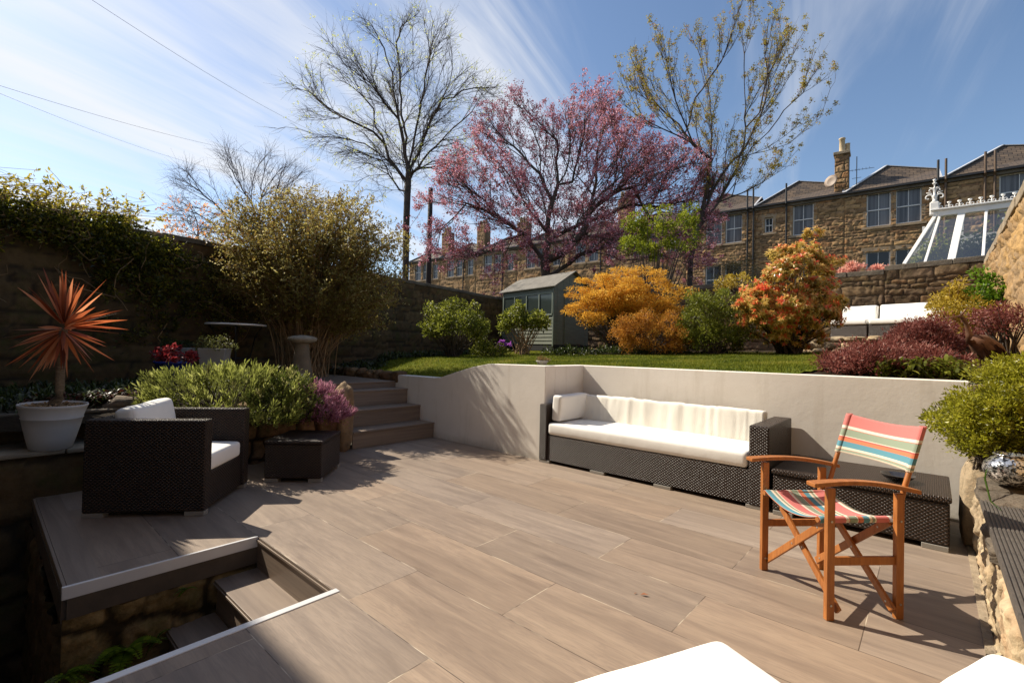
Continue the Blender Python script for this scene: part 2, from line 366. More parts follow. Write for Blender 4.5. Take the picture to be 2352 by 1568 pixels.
def m_slate():
    m = M_('roof_slate'); t = m.nd('ShaderNodeTexCoord'); br = m.nd('ShaderNodeTexBrick'); br.inputs['Scale'].default_value = 1; m.lk(t.outputs['UV'], br.inputs['Vector'])
    br.inputs['Brick Width'].default_value = .3; br.inputs['Row Height'].default_value = .2; br.inputs['Mortar Size'].default_value = .012
    br.inputs['Color1'].default_value = sr(122, 108, 94); br.inputs['Color2'].default_value = sr(88, 80, 74); br.inputs['Mortar'].default_value = sr(34, 30, 28)
    n = m.noise(m.coord('Object'), 1.4, 5, .65); c = m.mix(.5, br.outputs['Color'], m.ramp(n, [(.3, sr(90, 80, 70)), (.7, sr(176, 158, 130))]), 'OVERLAY')
    return m.fin(c, .6, m.bump(br.outputs['Fac'], -.6, .02), spec=.3)
MAT['deck'] = m_deck(); MAT['plaster'] = m_plaster(); MAT['wicker'] = m_wicker()
MAT['wicker_v'] = m_wicker('rattan_weave_upright', vertical=True)
MAT['white'] = m_fabric('white_cushion', (.86, .84, .79)); MAT['cream'] = m_fabric('cream_cushion', (.84, .80, .71))
MAT['teak'] = m_wood('teak', sr(140, 82, 38), sr(190, 122, 62)); MAT['stripe_back'] = m_stripe('striped_canvas_back', 1, -4.6, 4.38); MAT['stripe_seat'] = m_stripe('striped_canvas_seat', 0, 3.6, .1)
MAT['steel'] = m_simple('brushed_steel', (.45, .43, .40), .35, metal=.8, var=.1); MAT['trim'] = m_simple('aluminium_trim', (.68, .67, .66), .38, metal=.15, var=.06)
MAT['foot'] = m_simple('furniture_foot', (.26, .24, .21), .5, var=.1); MAT['pot'] = m_simple('grey_white_pot', (.56, .53, .50), .6, .15, 30, var=.06)
MAT['soil'] = m_simple('soil', (.035, .024, .016), .95, .8, 30, var=.4, bd=.02); MAT['gravel'] = m_simple('gravel', (.30, .25, .19), .9, 1.0, 60, var=.5, vscale=60, bd=.01)
MAT['fascia'] = m_simple('dark_fascia', (.085, .062, .042), .7, .3, var=.3)
STN = [sr(86, 70, 52), sr(118, 94, 66), sr(140, 116, 86), sr(106, 88, 72), sr(152, 126, 90), sr(92, 78, 64), sr(132, 100, 68)]
MAT['stone_house'] = m_stone('house_rubble', [sr(138, 108, 76), sr(172, 136, 94), sr(196, 160, 116), sr(142, 116, 92), sr(204, 166, 116), sr(118, 96, 74), sr(188, 138, 92)], sr(98, 82, 60))
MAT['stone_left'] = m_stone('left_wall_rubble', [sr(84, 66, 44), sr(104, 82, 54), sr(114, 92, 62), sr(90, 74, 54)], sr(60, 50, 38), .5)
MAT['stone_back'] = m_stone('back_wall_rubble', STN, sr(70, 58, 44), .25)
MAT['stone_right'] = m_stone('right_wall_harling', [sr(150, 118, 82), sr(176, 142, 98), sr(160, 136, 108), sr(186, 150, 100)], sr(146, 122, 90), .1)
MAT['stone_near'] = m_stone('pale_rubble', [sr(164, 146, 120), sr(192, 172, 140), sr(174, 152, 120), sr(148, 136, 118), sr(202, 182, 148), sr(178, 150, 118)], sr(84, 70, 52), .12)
MAT['stone_planter'] = m_stone('planter_rubble', [sr(104, 82, 60), sr(136, 104, 74), sr(150, 122, 90), sr(118, 86, 66), sr(142, 114, 84)], sr(34, 26, 18), .35)
MAT['stone_well'] = m_stone('mossy_rubble', [sr(120, 100, 62), sr(156, 128, 82), sr(134, 110, 74)], sr(52, 42, 24), .6)
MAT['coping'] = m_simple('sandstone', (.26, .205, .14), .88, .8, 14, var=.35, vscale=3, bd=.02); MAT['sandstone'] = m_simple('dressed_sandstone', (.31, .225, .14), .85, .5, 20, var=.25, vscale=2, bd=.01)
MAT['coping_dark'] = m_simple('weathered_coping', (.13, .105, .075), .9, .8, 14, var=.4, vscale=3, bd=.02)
MAT['rock'] = m_simple('rock', (.34, .27, .18), .9, 1.0, 9, var=.4, vscale=6, bd=.04)
MAT['white_paint'] = m_simple('white_paint', (.78, .76, .72), .45, .1, 20, var=.05); MAT['black_pipe'] = m_simple('black_pipe', (.018, .015, .014), .45, var=.3); MAT['brown_pipe'] = m_simple('brown_pipe', (.10, .055, .025), .5, var=.3)
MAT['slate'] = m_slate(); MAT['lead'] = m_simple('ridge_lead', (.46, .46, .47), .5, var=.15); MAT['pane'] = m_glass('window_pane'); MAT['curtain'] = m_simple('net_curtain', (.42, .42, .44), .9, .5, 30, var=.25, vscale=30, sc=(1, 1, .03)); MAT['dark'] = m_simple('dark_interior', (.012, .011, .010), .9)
MAT['shed'] = m_simple('sage_painted_board', (.14, .15, .108), .65, .25, 30, var=.16, vscale=3, sc=(1, 1, 6)); MAT['shed_trim'] = m_simple('sage_trim', (.125, .15, .115), .6, .2, 30, var=.1)
MAT['felt'] = m_simple('roofing_felt', (.17, .155, .13), .9, .6, 120, var=.2, bd=.003)
MAT['bark'] = m_simple('bark', (.075, .055, .040), .9, .8, 22, var=.4, vscale=8, bd=.02); MAT['bark_dark'] = m_simple('dark_bark', (.075, .054, .04), .9, .7, 22, var=.35, bd=.02)
MAT['bark_purple'] = m_simple('purple_twig', (.13, .105, .11), .9, var=.3); MAT['stem'] = m_simple('tan_stem', (.33, .21, .105), .75, .3, 20, var=.35); MAT['palm'] = m_simple('cordyline_bark', (.20, .145, .09), .9, 1.0, 40, var=.4, vscale=20, sc=(1, 1, 4), bd=.015)
MAT['iron'] = m_simple('black_iron', (.015, .014, .014), .5); MAT['blue'] = m_simple('blue_glaze', (.012, .03, .26), .18, var=.2); MAT['grey_pot'] = m_simple('grey_planter', (.33, .31, .29), .7, .2, 30, var=.15)
MAT['rust'] = m_simple('rusted_steel', (.17, .085, .05), .6, .5, 30, var=.5, vscale=12, metal=.3); MAT['pipe_clay'] = m_simple('clay_pot', (.55, .42, .25), .8, .2, var=.15)
MAT['terracotta'] = m_simple('terracotta_brick', (.20, .12, .075), .9, .6, 12, var=.35, vscale=4)
MAT['boards'] = m_simple('grooved_board', (.085, .073, .062), .6, .25, 30, var=.25, sc=(1, 8, 1)); MAT['bowl'] = m_simple('dark_glass_bowl', (.03, .028, .03), .12, spec=.8)
# ------------------------------------------------------------------ stonework
def smooth(x, a, b): t = np.clip((x-a)/(b-a), 0, 1); return t*t*(3-2*t)
def rubble(u, v, seed, ch, cw, ragged=.3):
    rg = np.random.default_rng(seed)
    U = u + cw*.12*vnoise(np.stack([u/.25, v/.13], -1), seed+1)
    V = v + ch*ragged*vnoise(np.stack([u/(cw*1.6), v/(ch*3)], -1), seed+2) + ch*.12*vnoise(np.stack([u/.11, v/.11], -1), seed+5)
    v0, v1 = V.min()-ch, V.max()+ch; hs = []
    while sum(hs) < v1-v0+ch: hs.append(ch*rg.uniform(.55, 1.5))
    bd = v0+np.concatenate([[0], np.cumsum(hs)]); row = np.clip(np.searchsorted(bd, V)-1, 0, len(hs)-1)
    dv = np.minimum(V-bd[row], bd[row+1]-V); du = np.zeros_like(U); sid = np.zeros(U.shape, dtype=np.int64); u0, u1 = U.min(), U.max()
    for i in range(len(hs)):
        m = row == i
        if not m.any(): continue
        ws = rg.uniform(.45, 1.75, int((u1-u0)/cw*1.6)+6)*cw*np.clip(hs[i]/ch, .7, 1.3); b = u0-rg.uniform(0, cw)+np.concatenate([[0], np.cumsum(ws)])
        k = np.clip(np.searchsorted(b, U[m])-1, 0, len(ws)-1); du[m] = np.minimum(U[m]-b[k], b[k+1]-U[m]); sid[m] = i*997+k
    h = ((sid*2654435761+seed*97) & 0xffffffff); h = ((h ^ (h >> 15))*2246822519) & 0xffffffff
    tint = ((h >> 8) & 0xffff)/65535.0; off = ((h >> 3) & 0x3ff)/1023.0
    cr = ch*.22; d = np.where((du < cr) & (dv < cr), cr-np.sqrt(np.maximum(0, (cr-du)**2+(cr-dv)**2)), np.minimum(du, dv))
    return d, tint, off
def stone_wall(name, A, B, z0, z1, mat, parent=None, ch=.16, cw=.34, disp=.035, grid=.03, thick=.3, side=1, seed=1, holes=(), flush=False, rough=1.0, frame=True, crag=0.0):
    """a wall from A to B (garden coordinates when frame) whose stones stand out of its face; z0, z1 may be pairs"""
    A = np.array(A[:2], float); B = np.array(B[:2], float); L = np.linalg.norm(B-A); d = (B-A)/L; n = np.array([-d[1], d[0]])*side
    z0 = z0 if hasattr(z0, '__len__') else (z0, z0); z1 = z1 if hasattr(z1, '__len__') else (z1, z1)
    nu = max(2, int(L/grid)+1); nv = max(2, int(max(z1[0]-z0[0], z1[1]-z0[1])/grid)+1)
    u, t = np.meshgrid(np.linspace(0, L, nu), np.linspace(0, 1, nv), indexing='ij'); f = u/L
    za = z0[0]+(z0[1]-z0[0])*f; zb = z1[0]+(z1[1]-z1[0])*f; v = za+(zb-za)*t
    dd, tint, off = rubble(u, v, seed, ch, cw)
    body = smooth(dd, .0, ch*.17); P2 = np.stack([u, v], -1)
    nz = fbm(P2*9, seed+3, 4)*.30 + fbm(P2*30, seed+9, 2)*.16
    h = .006+disp*body*(.55+.45*off + nz*rough*.8) + .006*rough*nz
    if flush: h = .006 + disp*(.35+.45*fbm(P2*3.2, seed+4, 5)+.25*body)
    if crag:
        rd = 1-np.abs(fbm(P2*np.array([5.0, 3.2])+7, seed+21, 4)); rd2 = 1-np.abs(fbm(P2*np.array([13., 9.]), seed+23, 3)); cr_ = smooth(rd, .86, 1.0)*.8+smooth(rd2, .88, 1.0)*.4
        h = h-crag*cr_+crag*.5*fbm(P2*45, seed+8, 3); h = h+crag*.7*np.round(fbm(P2*6, seed+29, 2)*3)/3
    h = np.maximum(h, .003); h[0, :] = h[-1, :] = np.maximum(.003, h[0, :]*0+.003)
    mort = 1-smooth(dd, ch*.03, ch*.10)
    if flush: mort = mort*.5
    if crag: mort = np.clip(mort+cr_*.6, 0, 1); tint = np.clip(tint+.3*fbm(P2*7, seed+31, 3), 0, 1)
    X = A[0]+d[0]*u+n[0]*h; Y = A[1]+d[1]*u+n[1]*h; V = np.stack([X, Y, v], -1).reshape(-1, 3)
    idx = np.arange(nu*nv).reshape(nu, nv); F = np.stack([idx[:-1, :-1], idx[1:, :-1], idx[1:, 1:], idx[:-1, 1:]], -1).reshape(-1, 4)
    if holes:
        uc = (u[:-1, :-1]+u[1:, 1:]).ravel()/2; vc = (v[:-1, :-1]+v[1:, 1:]).ravel()/2; keep = np.ones(len(F), bool)
        for a, b, c, e in holes: keep &= ~((uc > a) & (uc < b) & (vc > c) & (vc < e))
        F = F[keep]
    if side > 0: F = F[:, ::-1]
    # solid core behind the face
    q = []
    for z in (0, 1):
        for (P, zz0, zz1) in ((A, z0[0], z1[0]), (B, z0[1], z1[1])):
            for k in (0, -thick): q.append((*(P+n*k), (zz0, zz1)[z]))
    m0 = len(V); V = np.concatenate([V, np.array(q)]); t_ = list(tint.ravel())+[.5]*8; mo = list(mort.ravel())+[.6]*8
    # q order: A0,A0b,B0,B0b,A1,A1b,B1,B1b
    fc = [(0, 4, 5, 1), (2, 3, 7, 6), (4, 6, 7, 5), (1, 5, 7, 3), (0, 1, 3, 2)]
    if not holes: fc.append((0, 2, 6, 4))
    F = [tuple(r) for r in F]+[tuple(m0+i for i in r) for r in fc] if len(F) < 4000 else np.concatenate([F, np.array([[m0+i for i in r] for r in fc])])
    o = np_mesh(name, V, F, mat, parent, True, {'tint': ('POINT', t_), 'mortar': ('POINT', mo)})
    if frame and parent is None: in_frame(o)
    return o
def stone(name, c, size, seed, mat, parent=None, rz=0.0, n=20, rough=.16, sq=.65):
    """one irregular squared boulder"""
    bm = bmesh.new(); bmesh.ops.create_icosphere(bm, subdivisions=4, radius=1); V = np.array([v.co[:] for v in bm.verts]); F = np.array([[v.index for v in f.verts] for f in bm.faces]); bm.free()
    V = np.sign(V)*np.abs(V)**sq; V = V/np.abs(V).max(); V = V*(1+rough*fbm(V*1.3+seed*3.1, seed, 4)[:, None]); V = V*np.array(size)/2
    cz, sz = math.cos(rz), math.sin(rz); V = V @ np.array([[cz, sz, 0], [-sz, cz, 0], [0, 0, 1]]) + np.array(c)
    return V, F
def stones_mesh(name, items, mat, parent=None, tints=None):
    Vs, Fs, n = [], [], 0; ts = []
    for i, (V, F) in enumerate(items): Vs.append(V); Fs.append(F+n); n += len(V); ts += [((i*37) % 11)/10]*len(V)
    return np_mesh(name, np.concatenate(Vs), np.concatenate(Fs), mat, parent, True, {'tint': ('POINT', ts), 'mortar': ('POINT', np.zeros(n))})

# ------------------------------------------------------------------ leaves
def unit(a): return a/(np.linalg.norm(a, axis=-1, keepdims=True)+1e-9)
def runit(rg, n): return unit(rg.normal(size=(n, 3)))
def leaf_arrays(pos, axis, nrm, L, Wd_, fold=.12, mid=.45):
    axis = unit(axis); sd = unit(np.cross(axis, nrm)); nn = np.cross(sd, axis); L = np.broadcast_to(L, (len(pos),))[:, None]; W_ = np.broadcast_to(Wd_, (len(pos),))[:, None]
    a = pos; b = pos+axis*L*mid+sd*W_/2+nn*L*fold; c = pos+axis*L; d = pos+axis*L*mid-sd*W_/2+nn*L*fold
    V = np.stack([a, b, c, d], 1).reshape(-1, 3); return V, np.arange(len(V)).reshape(-1, 4)
def leaf_mesh(name, pos, axis, nrm, L, Wd_, rnd, mat, parent=None, fold=.12, mid=.45):
    V, F = leaf_arrays(pos, axis, nrm, L, Wd_, fold, mid); return np_mesh(name, V, F, mat, parent, False, {'rnd': ('FACE', np.clip(rnd, 0, 1))})
def blade_mesh(name, base, dirv, L, W_, droop, rnd, mat, parent=None, k=5, prof=None, side=None):
    """long strap leaves bending under gravity; all arrays of length N"""
    n = len(base); dirv = unit(dirv); L = np.broadcast_to(L, (n,)); W_ = np.broadcast_to(W_, (n,)); droop = np.broadcast_to(droop, (n,))
    sd = np.cross(dirv, (0, 0, 1.0)); bad = np.linalg.norm(sd, axis=1) < .05; sd[bad] = (1, 0, 0); sd = unit(sd)
    if side is not None: sd = unit(sd*np.cos(side)[:, None]+np.cross(sd, dirv)*np.sin(side)[:, None])
    V = []
    for i in range(k+1):
        t = i/k; w = (prof(t) if prof else (1-t**2.2)*(.55+.9*t*(1-t)*2)); c = base+dirv*(L*t)[:, None]; c = c-np.array([0, 0, 1])*(droop*L*t*t)[:, None]
        V += [c+sd*(W_*w/2)[:, None], c-sd*(W_*w/2)[:, None]]
    V = np.stack(V, 1); m = 2*(k+1); F = []
    idx = np.arange(n)[:, None]*m
    for i in range(k): F.append(idx+np.array([[2*i, 2*i+1, 2*i+3, 2*i+2]]))
    F = np.stack(F, 1).reshape(-1, 4); return np_mesh(name, V.reshape(-1, 3), F, mat, parent, True, {'rnd': ('FACE', np.repeat(np.clip(rnd, 0, 1), k))})
def tubes_np(segs_a, segs_b, ra, rb, n=3):
    """many straight tapering twigs at once"""
    a = np.array(segs_a); b = np.array(segs_b); d = unit(b-a); s = np.cross(d, (0.31, .17, .93)); s = unit(s); t = np.cross(d, s); th = np.arange(n)*2*math.pi/n
    ring = s[:, None]*np.cos(th)[None, :, None]+t[:, None]*np.sin(th)[None, :, None]; ra = np.broadcast_to(ra, (len(a),)); rb = np.broadcast_to(rb, (len(a),))
    V = np.concatenate([a[:, None]+ring*ra[:, None, None], b[:, None]+ring*rb[:, None, None]], 1); m = 2*n; base = np.arange(len(a))[:, None]*m
    F = np.stack([base+np.array([[j, (j+1) % n, n+(j+1) % n, n+j]]) for j in range(n)], 1).reshape(-1, 4); return V.reshape(-1, 3), F

# ------------------------------------------------------------------ trees
def poly_sample(rg, poly, n, Y, depth, inner=0.0, shell=0.0, soft=0.0):
    """points in a rounded crown whose outline is poly (photo points) standing Y metres away"""
    P = np.array(poly, float); c = P.mean(0); lo, hi = P.min(0), P.max(0); out = []
    A, B = P, np.roll(P, -1, 0)
    while len(out) < n:
        q = rg.uniform(lo, hi, (n*2, 2)); d = q-c
        # ray from the centroid through q: outline radius factor
        e = B-A; det = d[:, None, 0]*(-e[None, :, 1])+d[:, None, 1]*e[None, :, 0]; w = A-c
        s = (w[None, :, 0]*(-e[None, :, 1])+w[None, :, 1]*e[None, :, 0])/det; t = (d[:, None, 0]*w[None, :, 1]-d[:, None, 1]*w[None, :, 0])/det
        s = np.where((t >= 0) & (t <= 1) & (s > 0), s, np.inf).min(1); rho = 1/s; ok = (rho < 1) & (rho > inner) & (rg.uniform(0, 1, len(rho)) < 1-soft*rho**4); q, rho = q[ok], rho[ok]
        for (x, y), r in zip(q, rho): out.append(at(x, y, Y+depth*math.sqrt(1-r*r)*rg.uniform(shell, 1)*(1 if rg.uniform() < .4 else -1)))
    return np.array(out[:n])
def spacecol(rg, trunk, attr, step=.3, kill=.45, infl=3.0, iters=150, up=.05, jit=.12, grav=None):
    nodes = [np.array(p, float) for p in trunk[0]]; par = [-1]+list(range(len(nodes)-1))
    for br in trunk[1:]:
        k = min(range(len(nodes)), key=lambda i: np.linalg.norm(nodes[i]-np.array(br[0]))); prev = k
        for p in br[1:]: nodes.append(np.array(p, float)); par.append(prev); prev = len(nodes)-1
    N = np.array(nodes); A = attr.copy(); D = np.linalg.norm(A[:, None]-N[None], axis=2); ni = D.argmin(1); nd_ = D.min(1); kids = [0]*len(N); last = {}
    for it in range(iters):
        act = nd_ < infl
        if not act.any(): infl *= 1.5; continue
        dirs = unit(A[act]-N[ni[act]]); acc = np.zeros((len(N), 3)); np.add.at(acc, ni[act], dirs); cnt = np.bincount(ni[act], minlength=len(N)); g = np.nonzero(cnt)[0]
        g = np.array([i for i in g if kids[i] < 3])
        if len(g) == 0: break
        v = unit(acc[g])+np.array([0, 0, up])+rg.normal(size=(len(g), 3))*jit
        for j, i in enumerate(g):                       # keep some of the parent's direction
            if par[i] >= 0: v[j] = v[j]+.85*unit(N[i]-N[par[i]])
        new = N[g]+unit(v)*step; b0 = len(N); N = np.concatenate([N, new])
        for i in g: par.append(int(i)); kids[i] += 1; kids.append(0)
        d = np.linalg.norm(A[:, None]-new[None], axis=2); m = d.argmin(1); dm = d.min(1); up_ = dm < nd_; ni[up_] = b0+m[up_]; nd_[up_] = dm[up_]
        keep = nd_ > kill; A, ni, nd_ = A[keep], ni[keep], nd_[keep]
        if len(A) == 0: break
    return N, np.array(par)
def tree_radii(par, tip=.006, e=2.2, cap=None):
    n = len(par); acc = np.zeros(n); r = np.zeros(n)
    for i in range(n-1, -1, -1):
        r[i] = max(tip, acc[i]**(1/e)) if acc[i] > 0 else tip
        if par[i] >= 0: acc[par[i]] += r[i]**e
    if cap: r = np.minimum(r, cap)
    return r
def skeleton_mesh(name, N, par, r, mat, parent, extra=None, big=.04):
    n = len(N); main = {}; 
    for i in range(n):
        p = par[i]
        if p >= 0 and (p not in main or r[i] > r[main[p]]): main[p] = i
    i = np.array([k for k in range(n) if par[k] >= 0]); p = par[i]; ism = np.array([main[q] == k for k, q in zip(i, p)])
    V, F, m = [], [], 0
    for bigset, sides in ((True, 8), (False, 4)):
        sel = (r[i] > big) == bigset
        if not sel.any(): continue
        ii, pp = i[sel], p[sel]; d = unit(N[ii]-N[pp]); rb = np.where(ism[sel], r[pp], np.minimum(r[pp], r[ii]*1.15)); 
        v, f = tubes_np(N[pp]-d*rb[:, None]*.35, N[ii]+d*r[ii][:, None]*.35, rb, r[ii], sides); V.append(v); F.append(f+m); m += len(v)
    if extra is not None: v, f = extra; V.append(v); F.append(f+m); m += len(v)
    return np_mesh(name, np.concatenate(V), np.concatenate(F), mat, parent, True)
def proj(P):
    v = P-CAM; z = v@CF; return 1176+FPX*(v@CX)/z, 784-FPX*(v@CU)/z
def inside(x, y, poly):
    c = False; j = len(poly)-1
    for i in range(len(poly)):
        xi, yi = poly[i]; xj, yj = poly[j]
        if (yi > y) != (yj > y) and x < (xj-xi)*(y-yi)/(yj-yi)+xi: c = not c
        j = i
    return c
def grow(rg, trunk, poly, lens=(2.6, 1.3), step=.28, ang=(.35, .85), up=(.10, .05), jit=.13, dens=(1.2, .55), free=.12):
    """side branches fan out from traced limbs, level by level, and stop about where the crown ends"""
    N = [np.array(p, float) for p in trunk[0]]; par = [-1]+list(range(len(N)-1)); lim = []
    for br in trunk[1:]:
        b0 = np.array(br[0]); k = int(np.argmin(np.linalg.norm(np.array(N)-b0, axis=1))); prev = k; ids = []; dl = N[k]-b0; nb = max(1, len(br)-1)
        for ip, p in enumerate(br[1:]): N.append(np.array(p, float)+dl*max(0, 1-(ip+1)/nb)**1.0+rg.normal(size=3)*.03); par.append(prev); prev = len(N)-1; ids.append(prev)
        lim.append(ids)
    lim.append(list(range(int(len(trunk[0])*.55), len(trunk[0])))); src = [(i, j/len(l)) for l in lim for j, i in enumerate(l)]; ctr = np.mean([N[i] for l in lim for i in l], 0)
    for lv in range(len(lens)):
        new = []
        for i, f in src:
            for _ in range(rg.poisson(dens[lv])):
                d = unit(N[i]-N[par[i]]) if par[i] >= 0 else np.array([0, 0, 1.]); pr = runit(rg, 1)[0]; pr = unit(pr-d*(pr@d)+unit(N[i]-ctr)*.35+np.array([0, 0, .15])); a = rg.uniform(*ang); v = unit(d*math.cos(a)+pr*math.sin(a))
                L = lens[lv]*rg.uniform(.45, 1.15)*(1-.45*f); prev = i; m = max(2, int(L/step)); p = N[i]; out = unit(N[i]-ctr)
                for s_ in range(m):
                    v = unit(v+rg.normal(size=3)*jit+np.array([0, 0, up[lv]])+out*.05); p = p+v*step
                    if not inside(*proj(p), poly) and rg.uniform() > free: break
                    N.append(p); par.append(prev); prev = len(N)-1; new.append((prev, s_/m))
        src = new
        if lv == 0: src = [s_ for s_ in new]
    for l in lim: 
        if len(l) > 3: pass
    return np.array(N), np.array(par)
def make_tree(name, label, cat, base, trunk, attr, seed, bark, tip=.006, e=2.2, step=.3, kill=.45, up=.05, jit=.12, twig=0, twig_len=.4, twig_up=.3, twig_r=.0035, tmax=.02, leaf=None, group=None, cap=None, rmul=1.0, g=None):
    rg = np.random.default_rng(seed); root = empty(name, base, 0, label, cat, group); bs = np.array(base)
    N, par = spacecol(rg, trunk, attr, step, kill, 3.0, 160, up, jit) if g is None else grow(rg, trunk, **g); N = N-bs; r = tree_radii(par, tip, e, cap); r = np.where(r > tip*1.6, r*rmul, r)
    ex = None; tips = N[r < tmax]; pd = unit(N-N[np.maximum(par, 0)])[r < tmax]
    T = tips; TD = pd
    if twig:
        k = np.repeat(np.arange(len(tips)), twig); a = tips[k]; d = unit(pd[k]*.9+runit(rg, len(k))*.75+np.array([0, 0, twig_up])); L = twig_len*rg.uniform(.4, 1.2, len(k))
        mid = a+d*L[:, None]*.5; d2 = unit(d+runit(rg, len(k))*.35+np.array([0, 0, twig_up*.6])); b = mid+d2*L[:, None]*.5
        v1, f1 = tubes_np(a, mid, twig_r, twig_r*.75); v2, f2 = tubes_np(mid, b, twig_r*.75, twig_r*.4); ex = (np.concatenate([v1, v2]), np.concatenate([f1, f2+len(v1)]))
        T = np.concatenate([b, mid]); TD = np.concatenate([d2, d])
    skeleton_mesh('trunk', N, par, r, bark, root, ex)
    if leaf:
        n, per, spread, L, W_, mat, keep = leaf['n'], leaf.get('per', 5), leaf['spread'], leaf['L'], leaf['W'], leaf['mat'], leaf.get('keep')
        if keep is not None: m = keep(T+bs, rg); T, TD = T[m], TD[m]
        vx = np.floor((T)/.7).astype(int); _, iv, ct_ = np.unique(vx, axis=0, return_inverse=True, return_counts=True); wt = ct_[iv.ravel()].astype(float)**-.75; k = rg.choice(len(T), n, p=wt/wt.sum()); c = T[k]+runit(rg, n)*spread*.3; k2 = np.repeat(np.arange(n), per); pos = c[k2]+runit(rg, n*per)*spread*rg.uniform(.1, 1, (n*per, 1))
        ax = unit(TD[k][k2]*.5+runit(rg, n*per)+np.array([0, 0, leaf.get('up', 0)])); tint = np.clip(rg.normal(.5, .22, n)[k2]+rg.normal(0, .16, n*per), 0, 1)
        leaf_mesh('crown', pos, ax, runit(rg, n*per), L*rg.uniform(.5, 1.2, n*per), W_*rg.uniform(.6, 1.1, n*per), tint, mat, root)
    return root

# ------------------------------------------------------------------ shrubs
def clumps(rg, R, n, crad, flat=1.0, shell=.55, bottom=-.55, lump=.0):
    """clump centres spread through an ellipsoid, denser towards its skin"""
    out = []
    while len(out) < n:
        d = runit(rg, 1)[0]
        if d[2] < bottom: continue
        r = (rg.uniform(shell**3, 1))**(1/3)*(1+lump*float(fbm((d*1.7)[None], 5, 3)[0])); out.append(d*r)
    c = np.array(out)*np.array(R); cr = crad*rg.uniform(.6, 1.35, n); return c, cr
def clump_leaves(rg, c, cr, nleaf, flat=1.0, up=.25, jit=.8):
    k = rg.integers(0, len(c), nleaf); d = runit(rg, nleaf); d[:, 2] = d[:, 2]*.75+.18; d = unit(d)
    off = d*cr[k][:, None]*rg.uniform(.45, 1.08, (nleaf, 1)); off[:, 2] *= flat; pos = c[k]+off; ax = unit(d+runit(rg, nleaf)*jit+np.array([0, 0, up])); return pos, ax, d, k
def stems_mb(rg, c, base_r, r0=.012, n=None, r1=.003, bow=.25, sides=5):
    mb = MB(); idx = range(len(c)) if n is None else rg.choice(len(c), min(n, len(c)), replace=False)
    for i in idx:
        a = rg.uniform(0, 6.28); b = np.array([math.cos(a), math.sin(a), 0])*base_r*rg.uniform(.1, 1); e = c[i]; t = np.linspace(0, 1, 6)[:, None]
        m = b*.4+e*.6; m = m+np.array([e[0]-b[0], e[1]-b[1], 0])*(-bow)*.5; P = (1-t)**2*b+2*t*(1-t)*m+t**2*e; P = P+rg.normal(size=P.shape)*.008*np.linspace(0, 1, 6)[:, None]
        mb.tube(P, np.linspace(r0, r1, 6), sides, False)
    return mb
def shrub(name, label, cat, base, R, zc, seed, mat, n=60, crad=.14, leaves=6000, L=.05, W_=.025, flat=1.0, up=.25, jit=.8, bark='bark', base_r=.15, shell=.5, bottom=-.6, tone=None, group=None, nst=40, r0=.012, lump=.25, fold=.12, stem_name='stem', add=None):
    rg = np.random.default_rng(seed); root = empty(name, base, 0, label, cat, group); c, cr = clumps(rg, R, n, crad, flat, shell, bottom, lump); c = c+np.array([0, 0, zc]); c[:, 2] = np.maximum(c[:, 2], crad*.7)
    if add is not None: c = np.concatenate([c, np.array(add, float)]); cr = np.concatenate([cr, np.full(len(add), crad)])
    pos, ax, d, k = clump_leaves(rg, c, cr, leaves, flat, up, jit); ok = pos[:, 2] > .01; pos, ax, d, k = pos[ok], ax[ok], d[ok], k[ok]; m = len(pos)
    ct = rg.uniform(-.22, .22, len(c)); rnd = rg.normal(.5, .16, m)+ct[k]
    if tone is not None: rnd = tone(rg, pos, d, rnd)
    leaf_mesh('foliage', pos, ax, unit(d+runit(rg, m)*.5), L*rg.uniform(.55, 1.25, m), W_*rg.uniform(.6, 1.2, m), rnd, mat, root, fold)
    stems_mb(rg, c, base_r, r0, nst).build(stem_name, MAT[bark], root, smooth=True, uv=False)
    return root
def tuft_plant(rg, c, n, L, W_, spread, droop=.25, up=.7, k=5):
    d = runit(rg, n)*spread; d[:, 2] = np.abs(d[:, 2])+up; return np.tile(c, (n, 1))+rg.normal(size=(n, 3))*.01, d

